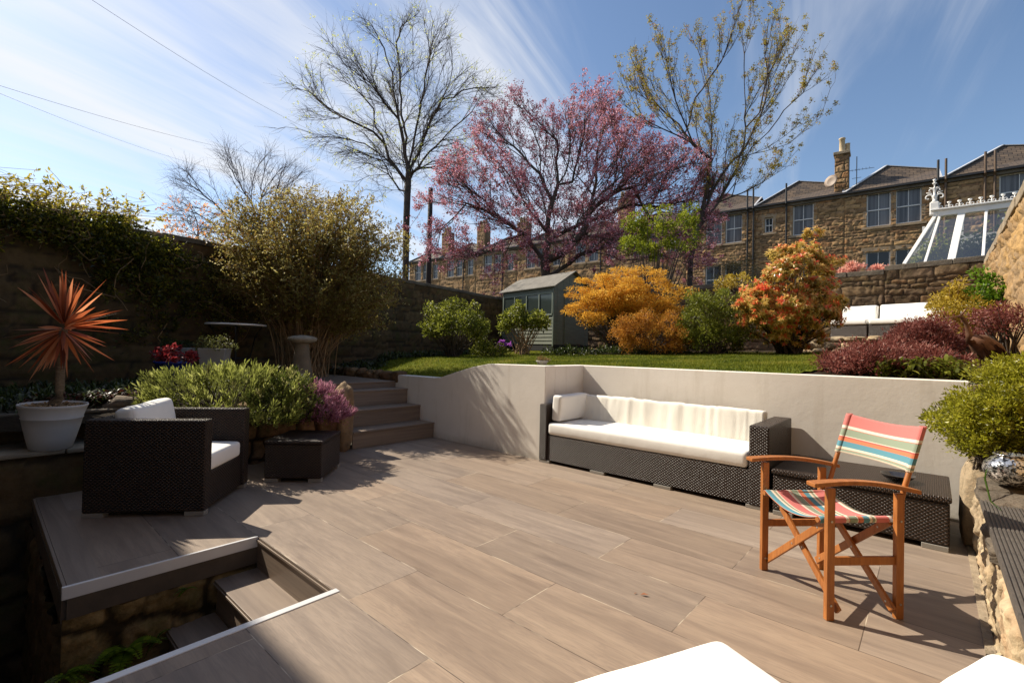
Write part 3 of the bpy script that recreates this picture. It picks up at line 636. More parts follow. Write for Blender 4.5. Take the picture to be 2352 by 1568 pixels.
# ------------------------------------------------------------------ soft furnishing
def cushion(name, size, mat, parent=None, loc_=(0, 0, 0), rz=0.0, M=None, r=.035, puff=.02, wr=.004, seed=0, n=(28, 16, 8), wv=(5, 5, 5), sag=0.0):
    sx, sy, sz = [s/2 for s in size]; nx, ny, nz = n; V, F = [], []; ids = {}
    def vid(i, j, k):
        if (i, j, k) not in ids: ids[(i, j, k)] = len(V); V.append((-1+2*i/nx, -1+2*j/ny, -1+2*k/nz))
        return ids[(i, j, k)]
    for k in (0, nz):
        for i in range(nx):
            for j in range(ny):
                f = [vid(i, j, k), vid(i+1, j, k), vid(i+1, j+1, k), vid(i, j+1, k)]; F.append(f if k else f[::-1])
    for j in (0, ny):
        for i in range(nx):
            for k in range(nz):
                f = [vid(i, j, k), vid(i+1, j, k), vid(i+1, j, k+1), vid(i, j, k+1)]; F.append(f[::-1] if j else f)
    for i in (0, nx):
        for j in range(ny):
            for k in range(nz):
                f = [vid(i, j, k), vid(i, j+1, k), vid(i, j+1, k+1), vid(i, j, k+1)]; F.append(f if i else f[::-1])
    U = np.array(V); U = np.sign(U)*np.sin(np.abs(U)*math.pi/2)**.8; S = np.array([sx, sy, sz]); P = U*S; inner = np.clip(P, -(S-r), S-r); dlt = P-inner; l = np.linalg.norm(dlt, axis=1, keepdims=True)
    P = inner+np.where(l > 1e-6, dlt/np.maximum(l, 1e-6)*r*np.minimum(1, l/r*1.0), 0)
    nrm = np.where(l > 1e-6, dlt/np.maximum(l, 1e-6), 0)
    ax = int(np.argmin(S)); o = [a for a in range(3) if a != ax]; bulge = np.cos(U[:, o[0]]*math.pi/2)**.6*np.cos(U[:, o[1]]*math.pi/2)**.6
    P[:, ax] += np.sign(U[:, ax])*np.abs(U[:, ax])*puff*np.nan_to_num(bulge)
    P = P+nrm*(wr*fbm(P*np.array(wv), seed, 4))[:, None]; P[:, 2] -= sag*(1-U[:, 0]**2)
    if M is not None: P = P @ np.array(M).T
    o_ = np_mesh(name, P, np.array(F), mat, parent, True); o_.location = loc_; o_.rotation_euler = (0, 0, rz); return o_
def rotx(a): c, s = math.cos(a), math.sin(a); return np.array([[1, 0, 0], [0, c, -s], [0, s, c]])
def roty(a): c, s = math.cos(a), math.sin(a); return np.array([[c, 0, s], [0, 1, 0], [-s, 0, c]])
def rotz(a): c, s = math.cos(a), math.sin(a); return np.array([[c, -s, 0], [s, c, 0], [0, 0, 1]])
RG = np.random.default_rng(11)
def m_step(axis):
    m = M_('step_tile_%d' % axis); o = m.coord('Object', (.5, 6, 14) if axis == 0 else (6, .5, 14)); g1 = m.noise(o, 1.4, 5, .6, 1.0); g2 = m.noise(o, 7, 5, .65, 2.0)
    c = m.ramp(g1, [(.28, sr(112, 98, 87)), (.5, sr(134, 118, 104)), (.75, sr(154, 137, 120))]); c = m.mix(m.mth('MULTIPLY', g2, .35), c, sr(96, 82, 70)); return m.fin(c, .52, m.bump(g2, .3, .002), spec=.35)
MAT['step_p'] = m_step(0); MAT['step_q'] = m_step(1)
def m_ground(name, a, b, bs=.8):
    m = M_(name); o = m.coord('Object'); n = m.noise(o, 2.2, 6, .65); n2 = m.noise(o, 40, 4, .7); c = m.ramp(n, [(.3, a), (.7, b)]); c = m.mix(.5, c, m.ramp(n2, [(.3, (.2,)*3), (.7, (.8,)*3)]), 'OVERLAY'); return m.fin(c, .95, m.bump(n2, bs, .02), spec=.1)
MAT['lawn'] = m_ground('lawn_turf', sr(74, 86, 20), sr(108, 112, 36)); MAT['bed'] = m_ground('bed_soil', (.02, .014, .009, 1), (.05, .036, .022, 1)); MAT['ground'] = m_ground('rough_ground', (.03, .035, .012, 1), (.06, .05, .03, 1))

# ================================================================== ground, deck, steps
mb = MB(); b0 = (-9.5, 6.5, -6.0, 16.5)
for (x0, x1, y0, y1) in ((-400, b0[0], -400, 500), (b0[1], 400, -400, 500), (b0[0], b0[1], -400, b0[2]), (b0[0], b0[1], b0[3], 500)):
    mb.add([(x0, y0, .9), (x1, y0, .9), (x1, y1, .9), (x0, y1, .9)], [(0, 1, 2, 3)])
mb.add([(b0[0], 12.6, 1.2), (b0[1], 12.6, 1.2), (b0[1], b0[3], .9), (b0[0], b0[3], .9)], [(0, 1, 2, 3)])
tag(in_frame(mb.build('ground', MAT['ground'])), kind='structure')
mb = MB(); mb.add([(-9.5, -6, -1.75), (6.5, -6, -1.75), (6.5, 4.5, -1.75), (-9.5, 4.5, -1.75)], [(0, 1, 2, 3)])
tag(in_frame(mb.build('basement_yard', m_ground('dark_yard', (.02, .018, .015, 1), (.04, .034, .028, 1)))), kind='structure')
mb = MB()
for (a, b, c, d) in ((-2.3, 0, -.94, 0), (-2.3, 0, 0, 4.0), (0, 3.75, 0, 4.0), (1.04, 3.75, -2.45, 0)):
    mb.add([(a, c, 0), (b, c, 0), (b, d, 0), (a, d, 0)], [(0, 1, 2, 3)])
# slab edges that show: round the stairwell and along the outer left edge
mb.add([(-2.3, -.94, 0), (0, -.94, 0), (0, -.94, -.02), (-2.3, -.94, -.02)], [(0, 3, 2, 1)])
mb.add([(0, 0, 0), (1.04, 0, 0), (1.04, 0, -.022), (0, 0, -.022)], [(0, 3, 2, 1)])
deck = tag(in_frame(mb.build('patio', MAT['deck'])), kind='structure')
def child_struct(mb_, name, mat, bevel=0.0):
    o = mb_.build(name, mat, deck, bevel=bevel); return o
t = MB().span(.002, .022, -.962, .0, -.062, .006); child_struct(t, 'metal_trim', MAT['trim'], .003)
t = MB().span(-2.05, -.0, -.958, -.941, -.05, .003); child_struct(t, 'edge_tile', MAT['step_p'], .003)
t = MB().span(-2.05, -.0, -.94, -.80, 0, .0035); child_struct(t, 'border_tile', MAT['step_p'])
t = MB().span(1.026, 1.068, -2.45, .02, -.03, .005); child_struct(t, 'metal_trim', MAT['trim'], .003)
t = MB().span(.0, .018, -.94, .0, -.17, -.0625); child_struct(t, 'fascia_board', MAT['fascia'])
t = MB().span(-2.05, -.0, -.96, -.935, -.19, -.052); child_struct(t, 'fascia_board', MAT['fascia'])
t = MB(); t.span(0.02, 1.02, -.004, .012, -.2, -.024); t.span(.0, 1.04, -.012, -.0045, -.024, -.012); child_struct(t, 'riser_board', MAT['step_p'])
t = MB(); t.span(1.04, 1.06, -2.4, 0, -1.74, -.031); child_struct(t, 'well_side', MAT['fascia'])
# steps going down
t = MB()
for i in range(8):
    z = -.2*(i+1); q1 = -.245*i; t.span(0.02, 1.03, q1-.255, q1-.0, z-.022, z); t.span(.025, 1.03, q1-.243, q1-.225, z-.2, z-.022)
    t.span(.02, 1.03, q1-.262, q1-.2555, z-.026, z-.013)
tag(in_frame(t.build('steps_down', MAT['step_p'], bevel=.002)), kind='structure')
# steps going up to the garden
t = MB(); zs = [.215, .437, .66, .755]; ps = [-2.02, -2.35, -2.68, -3.0]
for i in range(4):
    z0 = 0 if i == 0 else zs[i-1]; nxt = ps[i]-.34 if i < 3 else -5.6; t.span(nxt, ps[i]+.012, 1.86, 3.148, zs[i]-.022, zs[i]); t.span(ps[i]-.02, ps[i], 1.86, 3.148, z0+.001, zs[i]-.022)
    t.span(ps[i]+.0, ps[i]+.017, 1.86, 3.148, zs[i]-.016, zs[i]-.010)
tag(in_frame(t.build('garden_steps', MAT['step_q'], bevel=.002)), kind='structure')

def zL(p, q):
    L = 1.02+.042*(q-4)+.012*(p+3); s = smooth(-p, .9, 2.0)*(1-smooth(q, 3.3, 4.8)); L = L-.17*s
    w = smooth(q, 3.7, 5.2); L = L + .045*smooth(p, .5, 3)*w
    return L+.012*fbm(np.stack([p*1.3, q*1.3], -1), 4, 3)
def zP(p, q): return np.minimum(zL(p, q), .50+.30*(-2.25-p)+.03*fbm(np.stack([p*3, q*3], -1), 8, 3))
def zone(p, q):      # 0 none, 1 garden, 2 planter
    if q > 3.3 and p < -.19: return 1
    if q > 4.1 and p < 4.12: return 1
    if p < -5.55 and q > 1.9: return 1
    if -9 < p < -2.28 and q < 1.84: return 2
    if p < -2.9 and 3.15 < q <= 3.3: return 1
    return 0
def grid_mesh(name, test, zf, mat, step=.09, p0=-7.8, p1=4.15, q0=-2.4, q1=12.6, dz=0.0):
    P = np.arange(p0, p1+step, step); Q_ = np.arange(q0, q1+step, step); pp, qq = np.meshgrid(P, Q_, indexing='ij'); z = zf(pp, qq)+dz; idx = np.arange(pp.size).reshape(pp.shape); F = []
    for i in range(len(P)-1):
        for j in range(len(Q_)-1):
            if test(P[i]+step/2, Q_[j]+step/2): F.append((idx[i, j], idx[i+1, j], idx[i+1, j+1], idx[i, j+1]))
    return in_frame(np_mesh(name, np.stack([pp, qq, z], -1).reshape(-1, 3), np.array(F), mat, None, True))
tag(grid_mesh('flower_bed', lambda p, q: zone(p, q) == 1, zL, MAT['bed']), kind='structure')
tag(grid_mesh('planter_bed', lambda p, q: zone(p, q) == 2, zP, MAT['bed']), kind='structure')
def lawn_in(p, q):
    n = .14*math.sin(q*2.1+p)+.10*math.sin(p*3.3+1)
    left = -4.75-.22*max(0, q-4)+n; top = 9.3+.06*(p+5)+n*.6+.35*math.sin(p*.8); right = 2.5+.2*max(0, q-4.1)-.05*(q-4)**2+n
    if q < 3.32 or q > top: return False
    return left < p < right
tag(grid_mesh('lawn', lambda p, q: lawn_in(p, q) and zone(p, q) == 1, zL, MAT['lawn'], .06, -7, 4, 3.3, 11, .018), kind='structure')
MAT['grass'] = m_leaf('grass_blades', [(58, 74, 14), (92, 104, 22), (124, 128, 34), (150, 142, 60)], .35, .6, .2)
n = 150000; pq = np.stack([RG.uniform(-6.2, 3, n), RG.uniform(3.32, 10.2, n)], -1); ok = np.array([lawn_in(a, b) and zone(a, b) == 1 for a, b in pq]); pq = pq[ok]; n = len(pq)
pos = np.concatenate([pq, zL(pq[:, 0], pq[:, 1])[:, None]+.015], 1); ax = runit(RG, n)*.55; ax[:, 2] = 1; patch = fbm(pq*1.5, 3, 4)
tag(in_frame(leaf_mesh('grass', pos, ax, runit(RG, n), RG.uniform(.022, .05, n)*(1+.25*patch), .007, .45+.33*patch+RG.normal(0, .16, n), MAT['grass'])), 'short green grass of the lawn behind the white wall', 'grass', kind='stuff')

# ================================================================== rendered garden wall
t = MB()
pts = [(-3.05, -.02), (0, -.02), (0, 1.112), (-.45, 1.108), (-.94, 1.10), (-1.25, 1.045), (-1.6, .955), (-1.88, .875), (-2.02, .858), (-3.05, .85)]
t.add([(p, 3.15, z) for p, z in pts]+[(p, 3.34, z) for p, z in pts], [tuple(range(10)), tuple(range(19, 9, -1))]+[(i, i+10, (i+1) % 10+10, (i+1) % 10) for i in range(10)])
t.span(-.2, 0, 3.34, 4.15, -.02, 1.109); t.add([(0, 3.95, -.02), (3.62, 3.95, -.02), (3.62, 3.95, 1.124), (0, 3.95, 1.109), (0, 4.15, -.02), (3.62, 4.15, -.02), (3.62, 4.15, 1.124), (0, 4.15, 1.109)], [(0, 1, 2, 3), (7, 6, 5, 4), (3, 2, 6, 7), (1, 5, 6, 2)])
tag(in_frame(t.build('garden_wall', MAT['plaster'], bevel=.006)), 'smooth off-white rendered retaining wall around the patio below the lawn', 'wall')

# ================================================================== planter and low stone walls on the left
rt = empty('planter_wall', glo(-2.1, .5), -YAW, 'reddish dry-stone planter wall behind the small side table, beside the garden steps', 'wall')
o = stone_wall('rubble_face', (-2.12, -.35), (-2.12, 1.80), 0, (.53, .56), MAT['stone_planter'], rt, .19, .24, .07, .018, .25, -1, 5)
for ob in (o,): ob.location = tuple(-loc(glo(-2.1, .5))); 
o2 = stone_wall('step_side', (-2.12, 1.85), (-4.2, 1.85), .0, (.56, .86), MAT['stone_planter'], rt, .17, .26, .04, .03, .2, -1, 6); o2.location = o.location
items = []
for i in range(9):
    q = -.25+i*.235; items.append(stone('s', (-2.2+RG.uniform(-.03, .03), q, .56+RG.uniform(-.01, .03)), (RG.uniform(.2, .27), RG.uniform(.2, .27), RG.uniform(.09, .15)), i, None, rz=RG.uniform(-.4, .4)))
o3 = stones_mesh('cap_stones', items, MAT['stone_planter'], rt); o3.location = o.location
V, F = stone('s', (-2.07, 1.75, .40), (.24, .22, .88), 3, None, rough=.13, sq=.6); V[:, 2] = np.where(V[:, 2] > .7, V[:, 2]+.4*(V[:, 1]-1.75), V[:, 2])
tag(in_frame(stones_mesh('standing_stone', [(V, F)], m_simple('ochre_stone', (.24, .16, .085), .9, 1.0, 9, var=.45, vscale=5, bd=.03))), 'tall upright ochre stone at the corner of the planter beside the steps', 'stone')
# ledge under the white pot and the wall behind it
t = empty('stone_ledge', glo(-2.1, -1), -YAW, 'low blocky stone ledge carrying the big white plant pot', 'wall'); off = tuple(-loc(glo(-2.1, -1)))
for nm, a, b, z0, z1, ch, cw, dsp, sd in (('block_face', (-2.12, -4.5), (-2.12, -.36), -1.75, .345, .36, .55, .05, 21),):
    o = stone_wall(nm, a, b, z0, z1, MAT['stone_left'], t, ch, cw, dsp, .03, .5, -1, sd); o.location = off
m = MB(); q = -3.2
while q < -.4:
    l = RG.uniform(.5, .8); m.span(-2.63, -2.045+RG.uniform(-.01, .01), q, min(q+l-.008, -.36), .338, .372+RG.uniform(-.004, .004)); q += l
o = m.build('ledge_slab', MAT['coping'], t, .01); o.location = off
rt = empty('back_ledge_wall', glo(-2.65, -1.5), -YAW, 'stone wall with flat cap behind the big white plant pot', 'wall'); off = tuple(-loc(glo(-2.65, -1.5)))
o = stone_wall('rubble_face', (-2.65, -4.0), (-2.65, -.3), .3, .60, MAT['stone_left'], rt, .12, .3, .03, .03, .3, -1, 22); o.location = off
m = MB(); m.span(-2.95, -2.62, -4.0, -1.0, .605, .635); m.span(-2.95, -2.6, -.99, -.3, .603, .63); o = m.build('cap_slab', MAT['coping_dark'], rt, .01); o.location = off
# stairwell stonework
rt = stone_wall('stairwell_wall', (0.0, -.955), (0.0, 0.0), -1.75, -.17, MAT['stone_well'], None, .34, .5, .03, .016, .2, -1, 31, crag=.016); tag(rt, 'mossy stone side wall of the sunken steps under the patio edge', 'wall')
rt = stone_wall('lightwell_wall', (-2.1, -.94), (0.0, -.94), -1.75, -.19, MAT['stone_left'], None, .3, .5, .04, .03, .15, -1, 32); tag(rt, 'dark stone wall below the outer left edge of the patio', 'wall')
# back of the house, behind the camera: it throws the straight shadow over the near left of the patio
rt = empty('own_house', glo(0, -2.5), -YAW, 'stone rear wall of the house behind the patio, throwing its straight shadow', 'house'); off = tuple(-loc(glo(0, -2.5)))
m = MB(); m.span(-11, 6, -6.5, -2.5, -1.75, 7.55); o = m.build('wall', MAT['sandstone'], rt); o.location = off
m = MB(); m.add([(-11.2, -2.2, 7.55), (6.2, -2.2, 7.55), (6.2, -6.6, 9.0), (-11.2, -6.6, 9.0), (-11.2, -2.2, 7.4), (6.2, -2.2, 7.4)], [(0, 1, 2, 3), (4, 5, 1, 0)]); o = m.build('roof', MAT['slate'], rt); o.location = off
for i, p in enumerate((-6.5, -3.2, 2.2)):
    m = MB().span(p, p+1.3, -2.5, -2.47, 3.6, 5.6); o = m.build('window', MAT['white_paint'], rt); o.location = off
    m = MB().span(p+.08, p+1.22, -2.468, -2.464, 3.7, 5.5); w = m.build('pane', MAT['pane'], o)

# ================================================================== boundary walls
def wall_with_coping(name, label, segs, mat, cop, ch, cw, disp, grid, side, seed, thick=.35, flush=False, cop_t=.09, over=.05, crag=0.0):
    c0 = segs[0][0]; rt = empty(name, glo(c0[0], c0[1]), -YAW, label, 'wall'); off = tuple(-loc(glo(c0[0], c0[1])))
    m = MB()
    for i, (A, B, z0, z1) in enumerate(segs):
        o = stone_wall('rubble_face', A, B, z0, z1, mat, rt, ch, cw, disp, grid, thick, side, seed+i, flush=flush, crag=crag); o.location = off
        A2, B2 = np.array(A, float), np.array(B, float); L = np.linalg.norm(B2-A2); d = (B2-A2)/L; nn = np.array([-d[1], d[0]])*side; s = 0; z1p = z1 if hasattr(z1, '__len__') else (z1, z1)
        while s < L-.05:
            l = min(RG.uniform(.55, .95), L-s); za = z1p[0]+(z1p[1]-z1p[0])*s/L; zb = z1p[0]+(z1p[1]-z1p[0])*(s+l)/L; a = A2+d*(s+.004); b = A2+d*(s+l-.004); j = RG.uniform(-.012, .012); V = []
            for P, zz in ((a, za), (b, zb)):
                for k, h in ((over+j, .003), (over+j, cop_t), (-thick-over, cop_t+.02), (-thick-over, .003)): V.append((*(P+nn*k), zz+h+j*.4))
            m.add(V, [(0, 1, 2, 3), (7, 6, 5, 4), (0, 4, 5, 1), (1, 5, 6, 2), (2, 6, 7, 3), (3, 7, 4, 0)]); s += l
    o = m.build('coping', cop, rt, .012); o.location = off; return rt
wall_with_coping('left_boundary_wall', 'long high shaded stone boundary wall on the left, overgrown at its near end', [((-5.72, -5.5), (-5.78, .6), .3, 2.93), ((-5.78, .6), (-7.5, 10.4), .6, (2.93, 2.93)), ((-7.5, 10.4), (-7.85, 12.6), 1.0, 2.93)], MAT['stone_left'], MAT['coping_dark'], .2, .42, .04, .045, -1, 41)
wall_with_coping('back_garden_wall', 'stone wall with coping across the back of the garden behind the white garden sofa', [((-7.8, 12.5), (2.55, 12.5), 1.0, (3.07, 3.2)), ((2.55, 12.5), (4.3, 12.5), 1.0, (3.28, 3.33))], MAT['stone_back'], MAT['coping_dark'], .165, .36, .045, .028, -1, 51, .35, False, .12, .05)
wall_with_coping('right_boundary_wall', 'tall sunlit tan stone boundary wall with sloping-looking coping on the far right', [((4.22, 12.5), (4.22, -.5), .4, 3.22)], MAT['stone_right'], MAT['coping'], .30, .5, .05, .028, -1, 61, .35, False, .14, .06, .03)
# near right retaining wall of big pale stones
rt = empty('near_rubble_wall', glo(3.6, 1.5), -YAW, 'low sunlit wall of big pale rough stones along the right edge of the patio', 'wall'); off = tuple(-loc(glo(3.6, 1.5)))
o = stone_wall('rubble_face', (3.66, -2.4), (3.66, 3.72), 0, (.44, .47), MAT['stone_near'], rt, .25, .36, .038, .009, .3, 1, 71, rough=1.1, crag=.012); o.location = off
V, F = stone('s', (3.655, 3.44, .27), (.20, .34, .60), 12, None, rough=.15, sq=.55); items = [(V, F)]
for i, (q, l, h, z) in enumerate(((3.02, .42, .13, .47), (2.6, .40, .12, .46), (2.2, .4, .10, .44), (1.85, .3, .1, .43))): items.append(stone('s', (3.76, q, z), (.30, l, h), 30+i, None, rough=.2, sq=.55))
o = stones_mesh('end_stone', items[:1], MAT['stone_near'], rt); o.location = off; o = stones_mesh('cap_stones', items[1:], m_simple('dark_slab', (.10, .078, .055), .9, 1.0, 16, var=.5, vscale=7, sc=(1, 1, 3), bd=.03), rt); o.location = off
t = MB().span(3.585, 3.62, -2.4, 3.9, -.002, .010); o = t.build('mortar_fillet', m_simple('mortar_fillet', (.30, .235, .16), .9, .9, 50, var=.4, vscale=8, bd=.01), rt); o.location = off
tag(grid_mesh('raised_bed', lambda p, q: p > 3.7 and q < 4.1, lambda p, q: .47+.12*(p-3.7)+.10*smooth(q, 2.6, 4.2)+.02*fbm(np.stack([p*4, q*4], -1), 2, 3), MAT['bed'], .06, 3.64, 4.24, -2.4, 4.2), kind='structure')
o = stone_wall('bed_end_wall', (3.62, 3.96), (4.2, 3.96), .3, 1.1, MAT['stone_near'], None, .16, .25, .03, .02, .2, -1, 77); tag(o, 'short stone return wall behind the lime-green bush, mostly hidden', 'wall')
# grooved boards lying on the low wall
rt = empty('board_shelf', glo(3.72, 1.3, .47), -YAW, 'grey grooved decking boards lying on the low stone wall at the right edge', 'shelf')
for k in range(3):
    x0 = -.11+k*.147; m = MB(); prof = [(x0, 0), (x0, .036)]
    for g in range(9): gx = x0+.008+g*.0148; prof += [(gx, .036), (gx+.002, .031), (gx+.006, .031), (gx+.008, .036)]
    prof += [(x0+.143, .036), (x0+.143, 0)]; n_ = len(prof); ya, yb = -1.9, 1.22
    m.add([(x, ya, z) for x, z in prof]+[(x, yb-.05*k, z) for x, z in prof], [tuple(range(n_)), tuple(range(2*n_-1, n_-1, -1))]+[(i, n_+i, n_+(i+1) % n_, (i+1) % n_) for i in range(n_)])
    m.build('board', MAT['boards'], rt)
# ================================================================== rattan furniture
def rattan(name, mb, mat, parent, bevel=.012): return mb.build(name, MAT[mat], parent, bevel=bevel)
def feet(parent, spots, h=.03):
    for (x, y, sx, sy) in spots: MB().box((x, y, h/2), (sx, sy, h)).build('foot', MAT['foot'], parent, .003)

# --- sofa along the wall: local x runs along the wall, y to the wall, origin at the front left foot
s = empty('rattan_sofa', glo(-.03, 3.09), -YAW, 'long dark rattan sofa with white cushions against the white wall', 'sofa', 'dark rattan garden furniture')
Ls, Ds, Hs = 2.42, .84, .70
m = MB().span(.11, Ls-.11, .012, Ds-.10, .03, .325); rattan('base', m, 'wicker', s)
m = MB().span(0, .108, 0, Ds, .03, Hs-.03); rattan('armrest', m, 'wicker', s)
m = MB().span(Ls-.155, Ls, 0, Ds, .03, Hs); rattan('armrest', m, 'wicker', s)
m = MB().span(.11, Ls-.157, Ds-.10, Ds-.0, .03, Hs-.06); rattan('back_frame', m, 'wicker', s)
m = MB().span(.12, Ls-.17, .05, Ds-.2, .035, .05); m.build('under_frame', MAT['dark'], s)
feet(s, [(.075, .035, .15, .06), (.78, .035, .17, .06), (1.50, .035, .17, .06), (Ls-.09, .035, .17, .06), (.075, Ds-.05, .15, .06), (Ls-.09, Ds-.05, .17, .06)])
cushion('seat_cushion', (Ls-.285, Ds-.13, .135), MAT['white'], s, (.11+(Ls-.27)/2, (Ds-.12)/2+.0, .395), r=.035, puff=.014, wr=.0035, n=(60, 20, 8), wv=(2.2, 5, 6), seed=3)
# back cushion: drop of loose cloth with upright folds
o = cushion('back_cushion', (Ls-.32, .13, .33), MAT['cream'], s, (.13+(Ls-.29)/2, Ds-.185, .60), r=.03, puff=.012, wr=.0075, n=(150, 8, 16), wv=(11, .6, 1.1), seed=5, M=rotx(-.10))
m = MB(); xs = np.linspace(.16, Ls-.20, 60); m.tube([(x, Ds-.232, .715+.002*math.sin(x*9)) for x in xs], .0028, 5); m.build('piping', MAT['white'], o, uv=False).location = tuple(-np.array(o.location))
cushion('side_cushion', (.12, .60, .30), MAT['white'], s, (.185, .36, .63), r=.028, puff=.012, wr=.004, n=(8, 26, 14), wv=(3, 5, 4), seed=8, rz=.02, M=roty(.06))

# --- armchair
def armchair(loc_, rz):
    a = empty('rattan_armchair', loc_, rz, 'dark rattan armchair with white cushions on the left of the patio, its side in shade', 'armchair', 'dark rattan garden furniture'); D, W_, H = .83, .79, .715
    m = MB().span(0, D, -W_/2, -W_/2+.105, .035, H); rattan('armrest', m, 'wicker', a)
    m = MB().span(0, D, W_/2-.105, W_/2, .035, H); rattan('armrest', m, 'wicker', a)
    m = MB().span(.0, .105, -W_/2+.107, W_/2-.107, .035, H-.002); rattan('back_frame', m, 'wicker', a)
    m = MB().span(.107, D-.02, -W_/2+.107, W_/2-.107, .035, .30); rattan('base', m, 'wicker', a)
    feet(a, [(.07, -W_/2+.04, .14, .07), (D-.07, -W_/2+.04, .14, .07), (.07, W_/2-.04, .14, .07), (D-.07, W_/2-.04, .14, .07)], .035)
    cushion('seat_cushion', (D-.14, W_-.225, .13), MAT['white'], a, (.108+(D-.12)/2, 0, .365), r=.03, puff=.018, wr=.003, n=(20, 20, 8), seed=11)
    cushion('back_cushion', (.14, W_-.24, .40), MAT['white'], a, (.205, .01, .60), r=.04, puff=.03, wr=.005, n=(8, 20, 16), seed=12, M=roty(-.16) @ rotx(.06))
    return a
pA = gr(185*.9408, 1262*.9408); armchair(((-3.155+.0), (3.463+.395), 0), math.radians(7.5))
# the chair's pivot is the middle of its back edge
# --- small side table
s = empty('rattan_side_table', (-2.055, 4.78, 0), math.radians(3.5), 'small square dark rattan side table in front of the planter wall', 'side table', 'dark rattan garden furniture')
m = MB().span(-.262, .262, -.295, .295, .035, .355); rattan('body', m, 'wicker', s); m = MB().span(-.268, .268, -.30, .30, .357, .392); rattan('top', m, 'wicker', s)
feet(s, [(-.2, -.26, .12, .06), (.2, -.26, .12, .06), (-.2, .26, .12, .06), (.2, .26, .12, .06)], .035)
# --- low rattan table at the end of the sofa
s = empty('rattan_coffee_table', glo(2.96, 3.46), -YAW, 'low wide dark rattan table behind the striped folding chair', 'coffee table', 'dark rattan garden furniture')
m = MB().span(-.535, .535, -.385, .40, .035, .325); rattan('body', m, 'wicker', s); m = MB().span(-.545, .545, -.395, .41, .327, .368); rattan('top', m, 'wicker_v', s)
feet(s, [(-.46, -.36, .14, .06), (.46, -.36, .14, .06), (-.46, .36, .14, .06), (.46, .36, .14, .06)], .035)
c = at(2062, 1085, 3.62); b = MB().lathe([(.02, 0), (.05, .004), (.085, .020), (.105, .045), (.108, .048), (.102, .046), (.08, .026), (.04, .012), (.01, .01)], n=36)
tag(b.build('glass_bowl', MAT['bowl'], smooth=True, uv=False), 'shallow dark glass bowl on the low rattan table', 'bowl').location = (c[0], c[1], .369)

# ================================================================== folding chair with striped canvas
ch = empty('folding_chair', (1.758, 2.6465, 0), math.radians(4.2), 'wooden folding director\'s chair with striped canvas seat and back', 'chair')
T = MAT['teak']; hx, hy = .199-.0165, .2785-.012
LEGZ = {(-1, -1): .648, (-1, 1): .648, (1, -1): .62, (1, 1): .62}
legs = {}
for (i, j), z in LEGZ.items():
    m = MB().box((i*hx, j*hy, z/2), (.040, .026, z)); o = m.build('leg', T, ch, .003); legs[i, j] = o
    for zz in (.075, .485): MB().tube([(i*hx, j*hy-.0135, zz), (i*hx, j*hy-.0165, zz)], .0055, 10).build('bolt', MAT['steel'], o, uv=False)
for j in (-1, 1):        # arm rests, gently arched
    xs = np.linspace(-.285, .275, 16); m = MB(); V = []
    for x in xs:
        t = (x+.285)/.56; z = .655+.016*math.sin(t*math.pi)-.034*t**2; w = .027*(1+.18*math.cos(t*2*math.pi)); 
        for yy, zz in ((-w, 0), (w, 0), (w, .021), (-w, .021)): V.append((x, j*hy+yy, z+zz))
    F = [(0, 1, 2, 3), (63, 62, 61, 60)]+[(4*i+k, 4*(i+1)+k, 4*(i+1)+(k+1) % 4, 4*i+(k+1) % 4) for i in range(15) for k in range(4)]
    m.add(V, F); m.build('armrest', T, ch, .004)
    m = MB().box((0, j*(hy-.006), .285), (.345, .018, .042)); m.build('side_rail', T, ch, .003)
    # seat rail carrying the canvas and back post
    m = MB().tube([(-.215, j*(hy-.045), .475), (.20, j*(hy-.045), .475)], .0135, 10); m.build('seat_rail', T, ch, uv=False)
    m = MB().tube([(.188, j*(hy-.028), .46), (.245, j*(hy-.028), .66), (.337, j*(hy-.028), .950)], .0125, 12); m.build('back_post', T, ch, uv=False, smooth=True)
for i in (-1, 1):        # two crossed pairs of braces, front and back
    x = i*(hx-.028)
    for k, (a, b) in enumerate((((-1), 1), (1, -1))):
        x2 = x+(k-.5)*.022*(-i); A = np.array([x2, a*(hy-.035), .468]); B = np.array([x2, b*(hy+.0), .058]); B = B+(B-A)/np.linalg.norm(B-A)*.02
        m = MB().bar(A, B, .038, .017, (1, 0, 0)); m2 = MB()
        V0 = A; d = B-A; m = MB().bar(A, B, .017, .038, (0, 0, 1)); o = m.build('brace', T, ch, .003)
        for tt in (.12, .5, .93): p = A+d*tt; MB().tube([p+np.array([-.0105, 0, 0]), p+np.array([.0105, 0, 0])], .005, 10).build('bolt', MAT['steel'], o, uv=False)
    for j in (-1, 1):
        m = MB().bar((i*hx*.93, j*(hy-.0), .485), (x*.98, j*(hy-.105), .455), .006, .016, (0, 0, 1)); m.build('hinge_plate', MAT['steel'], ch, .001)
def canvas(name, fn, nu, nv, mat, th=.002):
    V = []; UV = []; F = []
    for i in range(nu+1):
        for j in range(nv+1): V.append(fn(i/nu, j/nv))
    idx = lambda i, j: i*(nv+1)+j
    for i in range(nu):
        for j in range(nv):
            F.append((idx(i, j), idx(i+1, j), idx(i+1, j+1), idx(i, j+1)))
            UV += [(i/nu, j/nv), ((i+1)/nu, j/nv), ((i+1)/nu, (j+1)/nv), (i/nu, (j+1)/nv)]
    o = np_mesh(name, V, F, mat, ch, True, None, UV); sm = o.modifiers.new('t', 'SOLIDIFY'); sm.thickness = th; sm.offset = 0; return o
MAT['stripe_back'] = m_stripe('striped_canvas_back2', 1, 1.0, 0.0); MAT['stripe_seat'] = m_stripe('striped_canvas_seat2', 0, 1.75, .69)
yr = hy-.045
